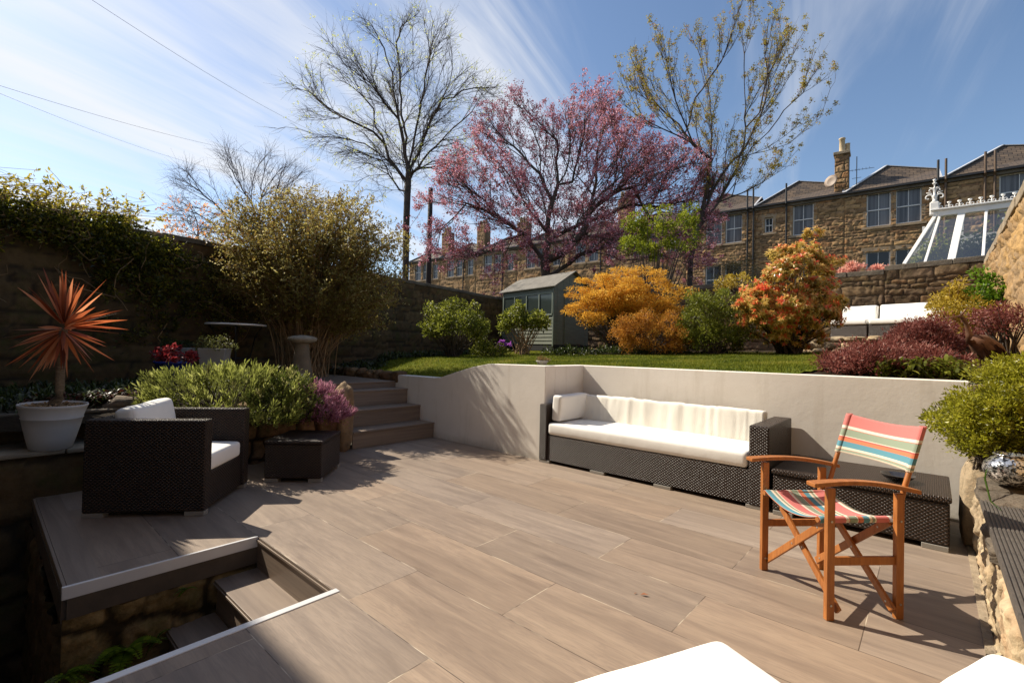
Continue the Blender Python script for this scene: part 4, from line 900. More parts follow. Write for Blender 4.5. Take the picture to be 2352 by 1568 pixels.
def seat(u, v):
    x = -.212+.405*u; wrap = .018
    if v < .07: a = (v/.07)*math.pi*1.15; return (x, -yr-.0165*math.sin(a)*1.0, .475-.0165*math.cos(a-.0)*1.0)
    if v > .93: a = ((1-v)/.07)*math.pi*1.15; return (x, yr+.0165*math.sin(a), .475-.0165*math.cos(a))
    t = (v-.07)/.86; return (x, -yr+2*yr*t, .491-.058*math.sin(t*math.pi)**.85*(1-.12*math.cos(u*2*math.pi))+.004*math.sin(u*7))
canvas('seat_canvas', seat, 20, 60, MAT['stripe_seat'])
yb_ = hy-.028
def back(u, v):
    z = .953-.232*v; t = u; x0 = .245+(z-.66)*.317; y = -yb_-.014+(2*yb_+.028)*t; sag = .052*math.sin(t*math.pi)**.8; e = .0145*max(0, 1-abs(min(t, 1-t))/.05); dz = -.010*math.sin(t*math.pi)*(1-v)-.012*math.sin(t*math.pi)*v*(-1)
    return (x0+sag*.9-.013+e*0, y, z+dz-.012*math.sin(t*math.pi))
canvas('back_canvas', back, 40, 20, MAT['stripe_back'])
for j in (-1, 1):
    def sl(u, v, j=j):
        z = .953-.232*v; a = u*2*math.pi; x0 = .245+(z-.66)*.317; return (x0+.0155*math.cos(a), j*yb_+.0155*math.sin(a), z)
    canvas('canvas_sleeve', sl, 14, 16, MAT['stripe_back'], .001)

# ================================================================== two white-cushioned footstools at the bottom of the picture
def lounger(corner, rz, lx, ly, label, seed, ztop=.47):
    """corner is the far corner of the cushion; local x runs to the left-near side"""
    a = empty('cushioned_footstool', corner, rz, label, 'footstool', 'white-cushioned footstools')
    rattan('base', MB().span(.02, lx-.02, .02, ly-.02, .035, ztop-.14), 'wicker', a)
    feet(a, [(.1, .06, .14, .06), (lx-.1, .06, .14, .06), (.1, ly-.06, .14, .06), (lx-.1, ly-.06, .14, .06)], .035)
    cushion('seat_cushion', (lx, ly, .145), MAT['white'], a, (lx/2, ly/2, ztop-.0725), r=.045, puff=.012, wr=.003, n=(30, 30, 10), seed=seed); return a
zt = .47
def edge_ang(a, b): d = gr(*b, zt)-gr(*a, zt); return math.atan2(d[1], d[0])
c1 = gr(1652, 1452, zt); r1 = edge_ang((1600, 1460), (1225, 1568)); lounger((c1[0], c1[1], 0), r1, .62, .60, 'white-topped footstool at the bottom edge, left of the smaller-looking one in the corner', 21, zt)
c2_ = gr(2268, 1479, zt); r2 = edge_ang((2200, 1505), (2085, 1568)); lounger((c2_[0], c2_[1], 0), r2, .62, .60, 'white-topped footstool cut off by the bottom right corner of the picture', 22, zt)
# a dry leaf on the tiles
p = gr(1470, 1366); V, F = leaf_arrays(np.array([[p[0], p[1], .004], [p[0]-.03, p[1]+.008, .003]]), np.array([[1, -.3, .15], [1, .5, .1]]), np.array([[0, 0, 1.], [0, .2, 1]]), np.array([.045, .02]), np.array([.018, .008]))
tag(np_mesh('fallen_leaf', V, F, m_simple('dry_leaf', (.30, .11, .04), .8)), 'small curled brown leaf lying on the tiles', 'leaf')

# ================================================================== big white pot with red cordyline
pc = np.array(gr(113, 1024, .372)); pc = at(116, 1030, 4.03); pc[2] = .373
m = MB().lathe([(r_*.74, z_) for r_, z_ in [(.165, 0), (.185, .01), (.215, .10), (.245, .20), (.262, .262), (.266, .264), (.268, .268), (.262, .272), (.292, .352), (.300, .362), (.303, .372), (.300, .380), (.290, .380), (.283, .365), (.275, .345), (.05, .335)]], n=56)
pot = tag(m.build('plant_pot', MAT['pot'], smooth=True, uv=False), 'large round off-white plant pot on the stone ledge', 'plant pot'); pot.location = tuple(pc); pot.rotation_euler = (0, math.radians(2.0), 0)
n = 900; a = RG.uniform(0, 6.28, n); r = .20*np.sqrt(RG.uniform(0, 1, n)); pos = np.stack([r*np.cos(a), r*np.sin(a), np.full(n, .352)+RG.uniform(0, .012, n)], -1); ax = runit(RG, n); ax[:, 2] *= .3
MAT['chips'] = m_leaf('bark_chip', [(150, 120, 84), (196, 168, 128), (110, 84, 56)], .0, .9)
leaf_mesh('gravel', pos, ax, runit(RG, n), .03, .02, RG.uniform(0, 1, n), MAT['chips'], pot)
cb = pc+np.array([.02, .0, .34]); cor = empty('cordyline', cb, 0, 'red-orange spiky cordyline growing in the big white pot', 'plant')
hd = at(146, 755, 4.03)-cb; mid = at(137, 900, 4.03)-cb
m = MB(); P = [np.array([0, 0, -.02]), np.array([.0, 0, .05]), mid*.6+np.array([.01, 0, 0]), mid, hd*.75+np.array([0, 0, 0]), hd]; m.tube(P, [.062, .042, .034, .031, .030, .028], 14); m.build('trunk', MAT['palm'], cor, smooth=True, uv=False)
MAT['cord'] = m_leaf('cordyline_blade', [(100, 48, 28), (150, 72, 34), (190, 102, 46), (212, 140, 96)], .5, .38, .5, None, 1.1)
def cprof(t): return min(1, .42+t*2.2)*(1-max(0, t-.35)**1.6*1.95) if t < .98 else .03
n = 84; el = np.concatenate([RG.uniform(.95, 1.5, 20), RG.uniform(-.25, .95, 30), RG.uniform(-1.15, -.2, 34)]); az = RG.uniform(0, 6.28, n); d = np.stack([np.cos(el)*np.cos(az), np.cos(el)*np.sin(az), np.sin(el)], -1)
bs = np.tile(hd, (n, 1))+d*.025+np.array([0, 0, 1])*(el[:, None]*.03); L = np.where(el > .9, RG.uniform(.36, .50, n), np.where(el > -.2, RG.uniform(.32, .46, n), RG.uniform(.26, .44, n)))
blade_mesh('leaves', bs, d, L, RG.uniform(.023, .038, n), np.where(el > -.2, RG.uniform(.0, .16, n), RG.uniform(.0, .12, n)), RG.uniform(0, 1, n), MAT['cord'], cor, 7, cprof, RG.uniform(-1.2, 1.2, n))

# ================================================================== round bistro table, pots, staddle stone
tc = at(543, 744, 7.6); zt2 = tc[2]; tz = float(zL(*loc(tc)[:2]))-.0
tb = empty('bistro_table', (tc[0], tc[1], tz), 0, 'round pale-topped garden table on thin black legs near the left wall', 'table')
MB().lathe([(.05, -.028), (.425, -.028), (.433, -.022), (.433, -.006), (.425, 0), (.05, 0)], n=48).build('tabletop', m_simple('mosaic_top', (.80, .77, .72), .25, .1), tb, smooth=False, uv=False).location = (0, 0, zt2-tz)
for k in range(4):
    a = .5+k*math.pi/2; pts = [(math.cos(a)*r_, math.sin(a)*r_, z) for r_, z in ((.36, zt2-tz-.03), (.27, zt2-tz-.2), (.20, .33), (.24, .12), (.32, 0))]; MB().tube(pts, .011, 6).build('leg', MAT['iron'], tb, uv=False, smooth=True)
MB().tube([(.2*math.cos(t_), .2*math.sin(t_), .34) for t_ in np.linspace(0, 6.28, 20)], .008, 5).build('ring', MAT['iron'], tb, uv=False)
sc_ = at(693, 830, 7.3); szz = float(zL(*loc(sc_)[:2])); topz = at(693, 770, 7.3)[2]-szz
st = empty('staddle_stone', (sc_[0], sc_[1], szz), 0, 'mushroom-shaped staddle stone behind the purple heather', 'stone ornament')
MB().lathe([(.17, 0), (.165, .02), (.135, topz*.35), (.105, topz*.68), (.10, topz-.09)], n=20, wob=.03, seed=2).build('pillar', m_simple('staddle_pillar', (.20, .155, .10), .9, .8, 20, var=.3, bd=.01), st, smooth=True, uv=False)
MB().lathe([(.02, -.115), (.13, -.105), (.195, -.075), (.212, -.045), (.195, -.018), (.13, .0), (.05, .012), (.01, .014)], n=30, wob=.035, seed=1).build('cap', m_simple('lichen_stone', (.36, .32, .25), .9, .9, 18, var=.35, vscale=9, bd=.015), st, smooth=True, uv=False).location = (0, 0, topz-.01)

def pot_plant(x, y, Y, r, h, mat, label, wl=1.0, name='plant_pot', square=False):
    P = at(x, y, Y); z = float(zL(*loc(P)[:2])) if loc(P)[0] < -3.4 else P[2]-h; z = P[2]-h
    if square: m = MB(); s = r; V = [(-s*.72, -s*.72, 0), (s*.72, -s*.72, 0), (s*.72, s*.72, 0), (-s*.72, s*.72, 0), (-s, -s, h), (s, -s, h), (s, s, h), (-s, s, h), (-s*.86, -s*.86, h), (s*.86, -s*.86, h), (s*.86, s*.86, h), (-s*.86, s*.86, h), (-s*.82, -s*.82, h-.05), (s*.82, -s*.82, h-.05), (s*.82, s*.82, h-.05), (-s*.82, s*.82, h-.05)]; m.add(V, [(3, 2, 1, 0)]+[(i+k, (i+1) % 4+k, (i+1) % 4+k+4, i+k+4) for k in (0, 4, 8) for i in range(4)]+[(12, 13, 14, 15)])
    else: m = MB().lathe([(r*.7, 0), (r*.74, .01), (r*.97, h*.86), (r*1.06, h*.88), (r*1.08, h), (r*.96, h), (r*.92, h*.86), (.01, h*.84)], n=32)
    o = m.build(name, mat, None, smooth=not square, uv=False, bevel=.006 if square else 0); o.location = (P[0], P[1], z); o.rotation_euler = (0, 0, .3); tag(o, label, 'plant pot'); return P
MAT['red_leaf'] = m_leaf('heuchera_leaf', [(60, 12, 16), (110, 20, 28), (150, 40, 44), (176, 90, 90)], .45, .3, .6)
MAT['dark_green'] = m_leaf('dark_green_leaf', [(22, 30, 10), (38, 50, 16), (56, 70, 24), (82, 92, 36)], .35, .4)
MAT['mid_green'] = m_leaf('mid_green_leaf', [(58, 62, 14), (92, 98, 24), (122, 128, 38), (162, 162, 70)], .45, .42)
P = pot_plant(397, 829, 5.8, .185, .24, MAT['blue'], 'shiny cobalt blue pot with dark red leaves, beside the lavender')
shrub('red_heuchera', 'dark red leafy plant growing in the blue pot', 'plant', (P[0], P[1], P[2]-.03), (.22, .19, .12), .07, 101, MAT['red_leaf'], 26, .05, 700, .05, .045, up=.1, base_r=.05, nst=12, r0=.004)
P = pot_plant(408, 798, 6.6, .17, .36, MAT['grey_pot'], 'pale square planter behind the blue pot', square=True)
shrub('low_herb', 'low dark green foliage in the pale square planter', 'plant', (P[0], P[1], P[2]-.04), (.22, .2, .10), .05, 102, MAT['dark_green'], 24, .05, 900, .035, .018, base_r=.08, nst=10, r0=.004)
P = pot_plant(494, 800, 6.3, .16, .40, MAT['grey_pot'], 'tall pale fluted planter left of the round table', square=True)
shrub('planter_herb', 'sparse pale green herb in the tall pale planter', 'plant', (P[0], P[1], P[2]-.04), (.24, .2, .14), .08, 103, m_leaf('sage_leaf', [(60, 66, 30), (100, 104, 50), (150, 146, 84)], .4), 24, .05, 700, .03, .012, base_r=.08, nst=20, r0=.004)
P = onq(1245, 836, 3.45); P[2] = 1.112
o = MB().lathe([(.05, 0), (.055, .003), (.072, .04), (.078, .042), (.078, .052), (.07, .052), (.066, .04), (.01, .038)], n=24).build('small_pot', MAT['grey_pot'], smooth=True, uv=False); o.location = tuple(P); tag(o, 'tiny grey pot standing on top of the white wall corner', 'plant pot')
shrub('dried_plant', 'dry brownish plant in the tiny pot on the wall', 'plant', tuple(P+np.array([0, 0, .04])), (.09, .08, .035), .02, 104, m_leaf('dry_herb', [(90, 66, 36), (140, 110, 66), (110, 110, 50)], .3), 14, .02, 350, .022, .008, base_r=.03, nst=10, r0=.0015)
# mercury-glass jar on the near wall
p = at(2322, 1072, 2.86); p[2] = .552
m = MB().lathe([(.035, 0), (.07, .008), (.112, .045), (.125, .085), (.118, .125), (.085, .158), (.068, .168), (.072, .176), (.080, .18), (.078, .186), (.066, .186), (.062, .172), (.01, .16)], n=40)
gm = M_('crackled_mirror_glass'); vo = gm.nd('ShaderNodeTexVoronoi', feature='DISTANCE_TO_EDGE'); vo.inputs['Scale'].default_value = 42; gm.lk(gm.coord('Object'), vo.inputs['Vector']); no = gm.noise(gm.coord('Object'), 60, 3, .6)
cc = gm.mix(gm.ramp(no, [(.42, (0,)*3), (.55, (1,)*3)]), (.05, .05, .045, 1), (.75, .73, .70, 1)); gm.fin(cc, .12, gm.bump(vo.outputs[0], .8, .004), .85)
o = m.build('glass_jar', gm.m, smooth=True, uv=False); o.location = tuple(p); tag(o, 'round silvery crackled glass jar on the near stone wall', 'jar')
# driftwood behind the armchair
pts = [at(213, 972, 4.75), at(245, 945, 4.75), at(275, 928, 4.78), at(305, 930, 4.85), at(335, 940, 4.95)]
m = MB().tube(pts, [.03, .075, .095, .085, .05], 16)
V = m.v[0]; m.v[0] = V+unit(V-V.mean(0))*(.022*fbm(V*9, 3, 4))[:, None]; tag(m.build('driftwood', m_simple('driftwood', (.15, .11, .07), .9, 1.0, 14, var=.45, vscale=7, sc=(1, 1, 5), bd=.02), smooth=True, uv=False), 'gnarled brown driftwood log behind the armchair', 'driftwood')

# ================================================================== rusty metal bird
bp = at(2262, 797, 4.6); bz = 1.17; bird = empty('heron_sculpture', (bp[0], bp[1], bz), 0, 'rusty metal heron sculpture among the red shrubs, beak pointing left', 'garden sculpture')
O = np.array([bp[0], bp[1], bz]); q = lambda x, y, Y=4.6: at(x, y, Y)-O
m = MB().tube([q(2226, 775), q(2250, 786), q(2275, 805), q(2298, 828), q(2312, 850)], [.035, .085, .10, .075, .02], 16); m.build('body', MAT['rust'], bird, smooth=True, uv=False)
m = MB().tube([q(2234, 785), q(2225, 765), q(2220, 745), q(2213, 733), q(2207, 727)], [.05, .024, .018, .018, .014], 10); m.build('neck', MAT['rust'], bird, smooth=True, uv=False)
m = MB().tube([q(2207, 727), q(2190, 728), q(2166, 731)], [.014, .008, .002], 8); m.build('beak', MAT['rust'], bird, smooth=True, uv=False)
m = MB().tube([q(2207, 724), q(2216, 714), q(2225, 703)], [.01, .007, .002], 6); m.build('crest', MAT['rust'], bird, smooth=True, uv=False)
rg = np.random.default_rng(5); n = 240; t = rg.uniform(0, 1, n); a = rg.uniform(0, 6.28, n); c0, c1 = q(2238, 782), q(2308, 842); up_ = np.array([0, 0, 1.]); sd_ = np.array([0, 1., 0]); r = .105*np.sin(np.clip(t, .12, .95)*math.pi)**.6
pos = c0+(c1-c0)*t[:, None]+(up_*np.cos(a)[:, None]+sd_*np.sin(a)[:, None])*(r[:, None]+.012); blade_mesh('feathers', pos, np.tile(unit(c1-c0), (n, 1))*1.0+runit(rg, n)*.25+np.array([0, 0, -.35]), rg.uniform(.08, .16, n), .030, .05, rg.uniform(0, 1, n), MAT['rust'], bird, 3)
for x in (2262, 2275): MB().tube([q(x, 835), q(x-2, 880), (q(x-2, 880)[0], q(x-2, 880)[1], -.02)], .006, 6).build('leg', MAT['rust'], bird, uv=False)

# ================================================================== white garden sofa at the back, on its stone terrace
U0 = gr(1907, 738, 2.10); U1 = gr(2172, 729, 2.10); ud = (U1-U0)/np.linalg.norm(U1-U0); un = np.array([ud[1], -ud[0], 0]); un = un if un[1] < 0 else -un   # un points to the camera side
ang = math.atan2(ud[1], ud[0]); bz = 1.68
def unit_sofa(x0, L, label):
    o = empty('white_garden_sofa', (U0[0]+ud[0]*x0, U0[1]+ud[1]*x0, bz), ang, label, 'sofa', 'white-cushioned sofa sections at the back of the garden')
    MB().span(0, L, 0.02, .72, 0, .34).build('base', MAT['wicker_v'], o, .01)
    cushion('seat_cushion', (L-.01, .74, .11), MAT['white'], o, (L/2, .36, .39), r=.03, puff=.01, wr=.003, n=(30, 14, 6), seed=int(L*10))
    MB().span(0, L, .66, .76, .34, .70).build('back_frame', MAT['wicker_v'], o, .01)
    cushion('back_cushion', (L-.03, .13, .37), MAT['white'], o, (L/2, .60, .60), r=.03, puff=.01, wr=.004, n=(30, 6, 14), seed=int(L*7), M=rotx(-.08)); return o
unit_sofa(0, .72, 'left short section of the white-cushioned sofa against the back wall'); unit_sofa(.745, 1.75, 'right long section of the white-cushioned sofa against the back wall')
tz0 = []
def terr(p, q): return bz-.005+0*p
cq = loc(U0)
grd = MB(); pl = [(U0+un*.5-ud*.55), (U1+un*.45+ud*.6), (U1-un*.95+ud*.6), (U0-un*.95-ud*.55)]; grd.add([tuple(a[:2])+(1.1,) for a in pl]+[tuple(a[:2])+(bz-.004,) for a in pl], [(3, 2, 1, 0), (4, 5, 6, 7), (0, 1, 5, 4), (1, 2, 6, 5), (2, 3, 7, 6), (3, 0, 4, 7)])
tag(grd.build('gravel_terrace', MAT['gravel']), kind='structure')
items = []; s = 0; rr = empty('terrace_stones', tuple((U0+un*.55)[:2])+(1.35,), 0, 'low curved dry-stone edging of tan boulders in front of the garden sofa', 'stone edging'); k = 0
for row, (zz, hh) in enumerate(((1.36, .22), (1.53, .17), (1.66, .13))):
    s = -.62+row*.11
    while s < 2.3:
        l = RG.uniform(.22, .42); b = U0+ud*(s+l/2)+un*(.58-.02*row-.35*max(0, -s)); items.append(stone('s', (b[0], b[1], zz+RG.uniform(-.012, .012)), (l*1.02, .3, hh*RG.uniform(.9, 1.15)), 60+k, None, rz=ang+RG.uniform(-.12, .12), rough=.15, sq=.7)); s += l; k += 1
stones_mesh('boulders', items, MAT['stone_near'], rr).location = tuple(-np.array(rr.location))

# ================================================================== shed
sh0 = at(1271, 790, 13.0); sh1 = loc(sh0); dS = unit(np.array([-2.47, .47, 0.])); dG = np.array([-dS[1], dS[0], 0])*-1   # along the windowed side; along the gable
Sx = Wd*dS[0]+Qd*dS[1]; Gx = Wd*dG[0]+Qd*dG[1]
if Gx[1] < 0: Gx = -Gx
zb, ze, za, LS, LG = 1.40, 3.10, 3.52, 2.35, 1.35
sh = bpy.data.objects.new('garden_shed', None); COL.objects.link(sh); tag(sh, 'sage-green wooden garden shed with felt roof in the back corner', 'shed')
sh.matrix_world = Matrix([[Sx[0], Gx[0], 0, sh0[0]], [Sx[1], Gx[1], 0, sh0[1]], [0, 0, 1, 0], [0, 0, 0, 1]])
# mirrored frame is avoided by flipping y when needed
if np.cross(Sx, Gx)[2] < 0:
    sh.matrix_world = Matrix([[-Sx[0], Gx[0], 0, sh0[0]], [-Sx[1], Gx[1], 0, sh0[1]], [0, 0, 1, 0], [0, 0, 0, 1]]); SX = -1
else: SX = 1
def ss(m, x0, x1, y0, y1, z0, z1): return m.span(SX*x0, SX*x1, y0, y1, z0, z1)
m = MB(); z = zb+.06; i = 0
while z < zb+1.66:
    if z < zb+.86 or z > zb+1.46: x0, x1 = .03, LS-.03; V = [(SX*x0, 0.0, z+.102), (SX*x1, 0.0, z+.102), (SX*x1, -.016, z), (SX*x0, -.016, z), (SX*x0, .02, z+.102), (SX*x1, .02, z+.102), (SX*x1, .02, z), (SX*x0, .02, z)]; m.add(V, [(0, 1, 2, 3), (4, 7, 6, 5), (0, 4, 5, 1), (3, 2, 6, 7), (0, 3, 7, 4), (1, 5, 6, 2)])
    z += .1; i += 1
ss(m, .02, LS-.02, LG-.02, LG, zb+.05, ze); ss(m, LS-.02, LS, .0, LG, zb+.05, ze); m.build('side_boards', MAT['shed'], sh)
m = MB(); ss(m, .0, .045, -.02, .03, zb, ze+.02); ss(m, LS-.045, LS, -.02, .03, zb, ze+.02)
for k in range(5): x = .05+k*(LS-.1)/4; ss(m, x-.022, x+.022, -.03, .0, zb+.90, zb+1.47)
ss(m, .05, LS-.05, -.035, .0, zb+.855, zb+.90); ss(m, .05, LS-.05, -.03, .0, zb+1.47, zb+1.51); m.build('window_frame', MAT['shed_trim'], sh, .003)
for k in range(4):
    x = .05+k*(LS-.1)/4; m = MB(); ss(m, x+.024, x+(LS-.1)/4-.024, -.008, -.003, zb+.90, zb+1.47); m.build('pane', m_glass('shed_pane', (.035, .045, .04), .12, .4) if k == 0 else bpy.data.materials['shed_pane'], sh)
m = MB(); ga = LG/2-.05
for k in range(12):        # upright boards of the gable end
    y0, y1 = k*LG/12, (k+1)*LG/12-.003; f = lambda y: ze+(za-ze)*(1-abs(y-LG/2)/(LG/2)); V = [(SX*(-.004-.003*(k % 2)), y0, zb+.05), (SX*(-.004-.003*(k % 2)), y1, zb+.05), (SX*(-.004-.003*(k % 2)), y1, f(y1)-.03), (SX*(-.004-.003*(k % 2)), y0, f(y0)-.03)]; V += [(x+SX*.02, y, z) for x, y, z in V]; m.add(V, [(0, 1, 2, 3), (7, 6, 5, 4), (0, 4, 5, 1), (1, 5, 6, 2), (2, 6, 7, 3), (3, 7, 4, 0)])
m.build('gable_boards', MAT['shed'], sh)
m = MB(); ss(m, -.032, -.012, .38, 1.12, zb+.08, zb+1.62); d_ = m.build('door', MAT['shed'], sh, .004); m = MB(); ss(m, -.05, -.03, .43, .46, zb+.85, zb+.95); m.build('handle', MAT['iron'], d_)
m = MB(); ym = LG/2
for sgn in (-1, 1):
    ye = ym+sgn*(LG/2+.10); zeave = ze+(za-ze)*(1-(LG/2+.10)/(LG/2)); V = [(SX*-.14, ye, zeave), (SX*(LS+.1), ye, zeave), (SX*(LS+.1), ym, za), (SX*-.14, ym, za)]; m.add(V+[(x, y, z+.022) for x, y, z in V], [(0, 1, 2, 3), (7, 6, 5, 4), (0, 4, 5, 1), (1, 5, 6, 2), (2, 6, 7, 3), (3, 7, 4, 0)])
m.build('roof', MAT['felt'], sh)
m = MB(); ss(m, -.02, LS, -.0, LG, zb-.12, zb+.05); m.build('base', MAT['dark'], sh)
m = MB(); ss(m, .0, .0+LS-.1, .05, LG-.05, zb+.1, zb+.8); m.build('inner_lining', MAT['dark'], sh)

# ================================================================== conservatory on the back wall
def cq_(p, q, z): return np.array([p, q, z])
cv = empty('conservatory', glo(2.9, 12.7, 3.42), -YAW, 'white-framed glass conservatory roof with iron cresting above the back wall', 'conservatory'); off = -np.array([2.9, 12.7, 3.42])
Bl, Br = cq_(2.89, 12.72, 3.43), cq_(7.2, 12.72, 3.43); Rl, Rr = cq_(3.42, 13.6, 4.66), cq_(7.2, 13.6, 4.66); Kl = cq_(2.89, 15.2, 3.43); Kr = cq_(3.42, 14.5, 4.66)
gl = M_('conservatory_glass'); gg = gl.nd('ShaderNodeBsdfGlossy'); gg.inputs['Roughness'].default_value = .10; tr = gl.nd('ShaderNodeBsdfTransparent'); tr.inputs[0].default_value = (.95, .98, .96, 1); fr = gl.nd('ShaderNodeFresnel'); fr.inputs[0].default_value = 1.5; mx = gl.nd('ShaderNodeMixShader'); ad = gl.mth('ADD', fr.outputs[0], .20); gl.lk(ad, mx.inputs[0]); gl.lk(tr.outputs[0], mx.inputs[1]); gl.lk(gg.outputs[0], mx.inputs[2]); gl.lk(mx.outputs[0], gl.out.inputs[0])
def barw(a, b, w, h): return MB().bar(a+off, b+off, w, h, (0, -1, .5)).build('rafter', MAT['white_paint'], cv, .008)
barw(Bl, Rl, .07, .07); barw(Kl, Kr, .05, .05)
for i, (pb_, pt_) in enumerate(((3.25, 3.50), (3.68, 3.87), (4.17, 4.27), (4.7, 4.8), (5.3, 5.4), (5.9, 6.0))): barw(np.array([pb_, 12.72, 3.43]), np.array([pt_, 13.6, 4.66]), .13 if i == 1 else .05, .06)
MB().bar(Bl+off+np.array([-.1, -.02, -.03]), Br+off+np.array([0, -.02, -.03]), .12, .06).build('sill', MAT['coping'], cv, .01)
MB().bar(Rl+off+np.array([-.05, 0, .03]), Rr+off+np.array([0, 0, .03]), .14, .14).build('ridge_beam', MAT['white_paint'], cv, .015); MB().bar(Rl+off+np.array([-.09, -.03, .115]), Rr+off+np.array([0, -.03, .115]), .22, .035).build('gutter', MAT['white_paint'], cv, .01)
MB().add([Bl+off, Br+off, Rr+off, Rl+off], [(0, 1, 2, 3)]).build('glazing', gl.m, cv); MB().add([Bl+off, Rl+off, Kr+off, Kl+off], [(0, 1, 2, 3)]).build('glazing', gl.m, cv)
m = MB(); x = .06
while x < 3.7:        # scrolled iron cresting
    o = Rl+off+np.array([x, 0, .135]); 
    for sg in (-1, 1):
        t = np.linspace(0, 4.4, 14); m.tube([o+np.array([sg*(.045-.032*np.cos(a)*(1-a/7)), 0, .045+.036*np.sin(a)*(1-a/7)]) for a in t], .008, 5)
    m.tube([o+np.array([.0, 0, 0]), o+np.array([0, 0, .10])], .010, 5); m.tube([o+np.array([0, 0, .10]), o+np.array([0, 0, .125]), o+np.array([0, 0, .15])], [.012, .034, .040], 8)
    x += .175
m.build('cresting', MAT['white_paint'], cv, uv=False, smooth=True)
o = Rl+off+np.array([-.02, 0, 0]); MB().box(o+np.array([0, 0, .16]), (.17, .17, .30)).build('finial_post', MAT['white_paint'], cv, .02)
m = MB().lathe([(.05, .31), (.07, .33), (.035, .36), (.03, .42), (.055, .45), (.025, .50), (.02, .64), (.035, .66), (.012, .68), (.012, .74), (.04, .76), (.045, .775), (.012, .79), (.02, .81), (.028, .83), (.034, .86), (.01, .87)], tuple(o), 12)
for sg in (-1, 1):
    for (zc, sc) in ((.44, 1.0), (.60, .62)):
        t = np.linspace(-.6, 5.2, 18); m.tube([o+np.array([sg*(.11*sc-.085*sc*np.cos(a)*(1-a/6.5)), 0, zc+.085*sc*np.sin(a)*(1-a/6.5)]) for a in t], .012*sc+.003, 6)
        m.tube([o+np.array([sg*.02, 0, zc-.03]), o+np.array([sg*.06*sc, 0, zc+.10*sc]), o+np.array([sg*.15*sc, 0, zc+.125*sc])], [.012, .014, .006], 6)
m.build('finial', MAT['white_paint'], cv, uv=False, smooth=True)

rg = np.random.default_rng(91); n = 7500; pp = np.stack([rg.uniform(2.9, 7, n), rg.uniform(12.95, 13.9, n), 3.35+np.abs(rg.normal(0, .38, n))], -1); pp = pp[(pp[:, 2]-3.43 < (pp[:, 1]-12.80)*1.2) & (pp[:, 0]-2.95 > (pp[:, 2]-3.43)*.5)]; n = len(pp)
vn = empty('conservatory_vine', glo(4.5, 13.3, 3.3), -YAW, 'green climbing vine growing inside the conservatory glass', 'plant'); leaf_mesh('leaves', pp-np.array([4.5, 13.3, 3.3]), runit(rg, n), runit(rg, n), .11, .075, rg.uniform(.6, 1, n), MAT['mid_green'], vn)
m = MB()
for i in range(8): x = 3.3+i*.5-4.5; m.tube([(x, 0, -.1), (x+.1, -.1, .4), (x+.3, .1, .8)], .012, 5)
m.build('stem', MAT['stem'], vn, uv=False)
MB().add([(3.9, 15.0, 1.2), (7.3, 15.0, 1.2), (7.3, 15.0, 4.4), (3.9, 15.0, 4.4)], [(0, 1, 2, 3)]).build('back_wall', m_simple('cream_wall', (.5, .47, .42), .8), cv).location = tuple(off)
for i in range(5): MB().bar(np.array([3.2+i*.7, 14.4, 3.0])+off, np.array([3.2+i*.7, 14.4, 4.6])+off, .05, .05).build('inner_post', MAT['white_paint'], cv)
MB().bar(np.array([2.95, 14.4, 3.85])+off, np.array([7.2, 14.4, 3.85])+off, .05, .05).build('inner_rail', MAT['white_paint'], cv)

# ================================================================== terrace of stone houses
HA = np.array([14.4026, 27.8818, 0]); Hd = np.array([.78271, -.62239, 0]); hang = math.atan2(Hd[1], Hd[0])
def sash(parent, t0, t1, z0, z1, curtain=True, small=False, seed=0):
    w = MB(); f = .055; y = .10
    w.span(t0, t0+f, y, y+.06, z0, z1); w.span(t1-f, t1, y, y+.06, z0, z1); w.span(t0+f, t1-f, y, y+.06, z1-f, z1); w.span(t0+f, t1-f, y, y+.06, z0, z0+f*1.4)
    zm = (z0+z1)/2; w.span(t0+f, t1-f, y-.015, y+.045, zm-.025, zm+.025); o = w.build('window', MAT['white_paint'], parent)
    w = MB(); tm = (t0+t1)/2; w.span(tm-.013, tm+.013, y+.01, y+.05, z0+f*1.4, zm-.025); w.span(tm-.013, tm+.013, y+.01, y+.05, zm+.025, z1-f); w.build('glazing_bar', MAT['white_paint'], o)
    MB().span(t0+f, t1-f, y+.035, y+.04, z0+.02, z1-.02).build('pane', MAT['pane'], o)
    if curtain: MB().span(t0+f, t1-f, y+.030, y+.0345, z0+.02, z1-.02).build('curtain', MAT['glazed_curtain'], o)
cu = M_('glazed_curtain'); n_ = cu.noise(cu.coord('Object', (1, 1, .02)), 9, 3, .6); cu.fin(cu.ramp(n_, [(.35, (.085, .085, .09)), (.65, (.20, .20, .205))]), .12, None, spec=.35); MAT['glazed_curtain'] = cu.m
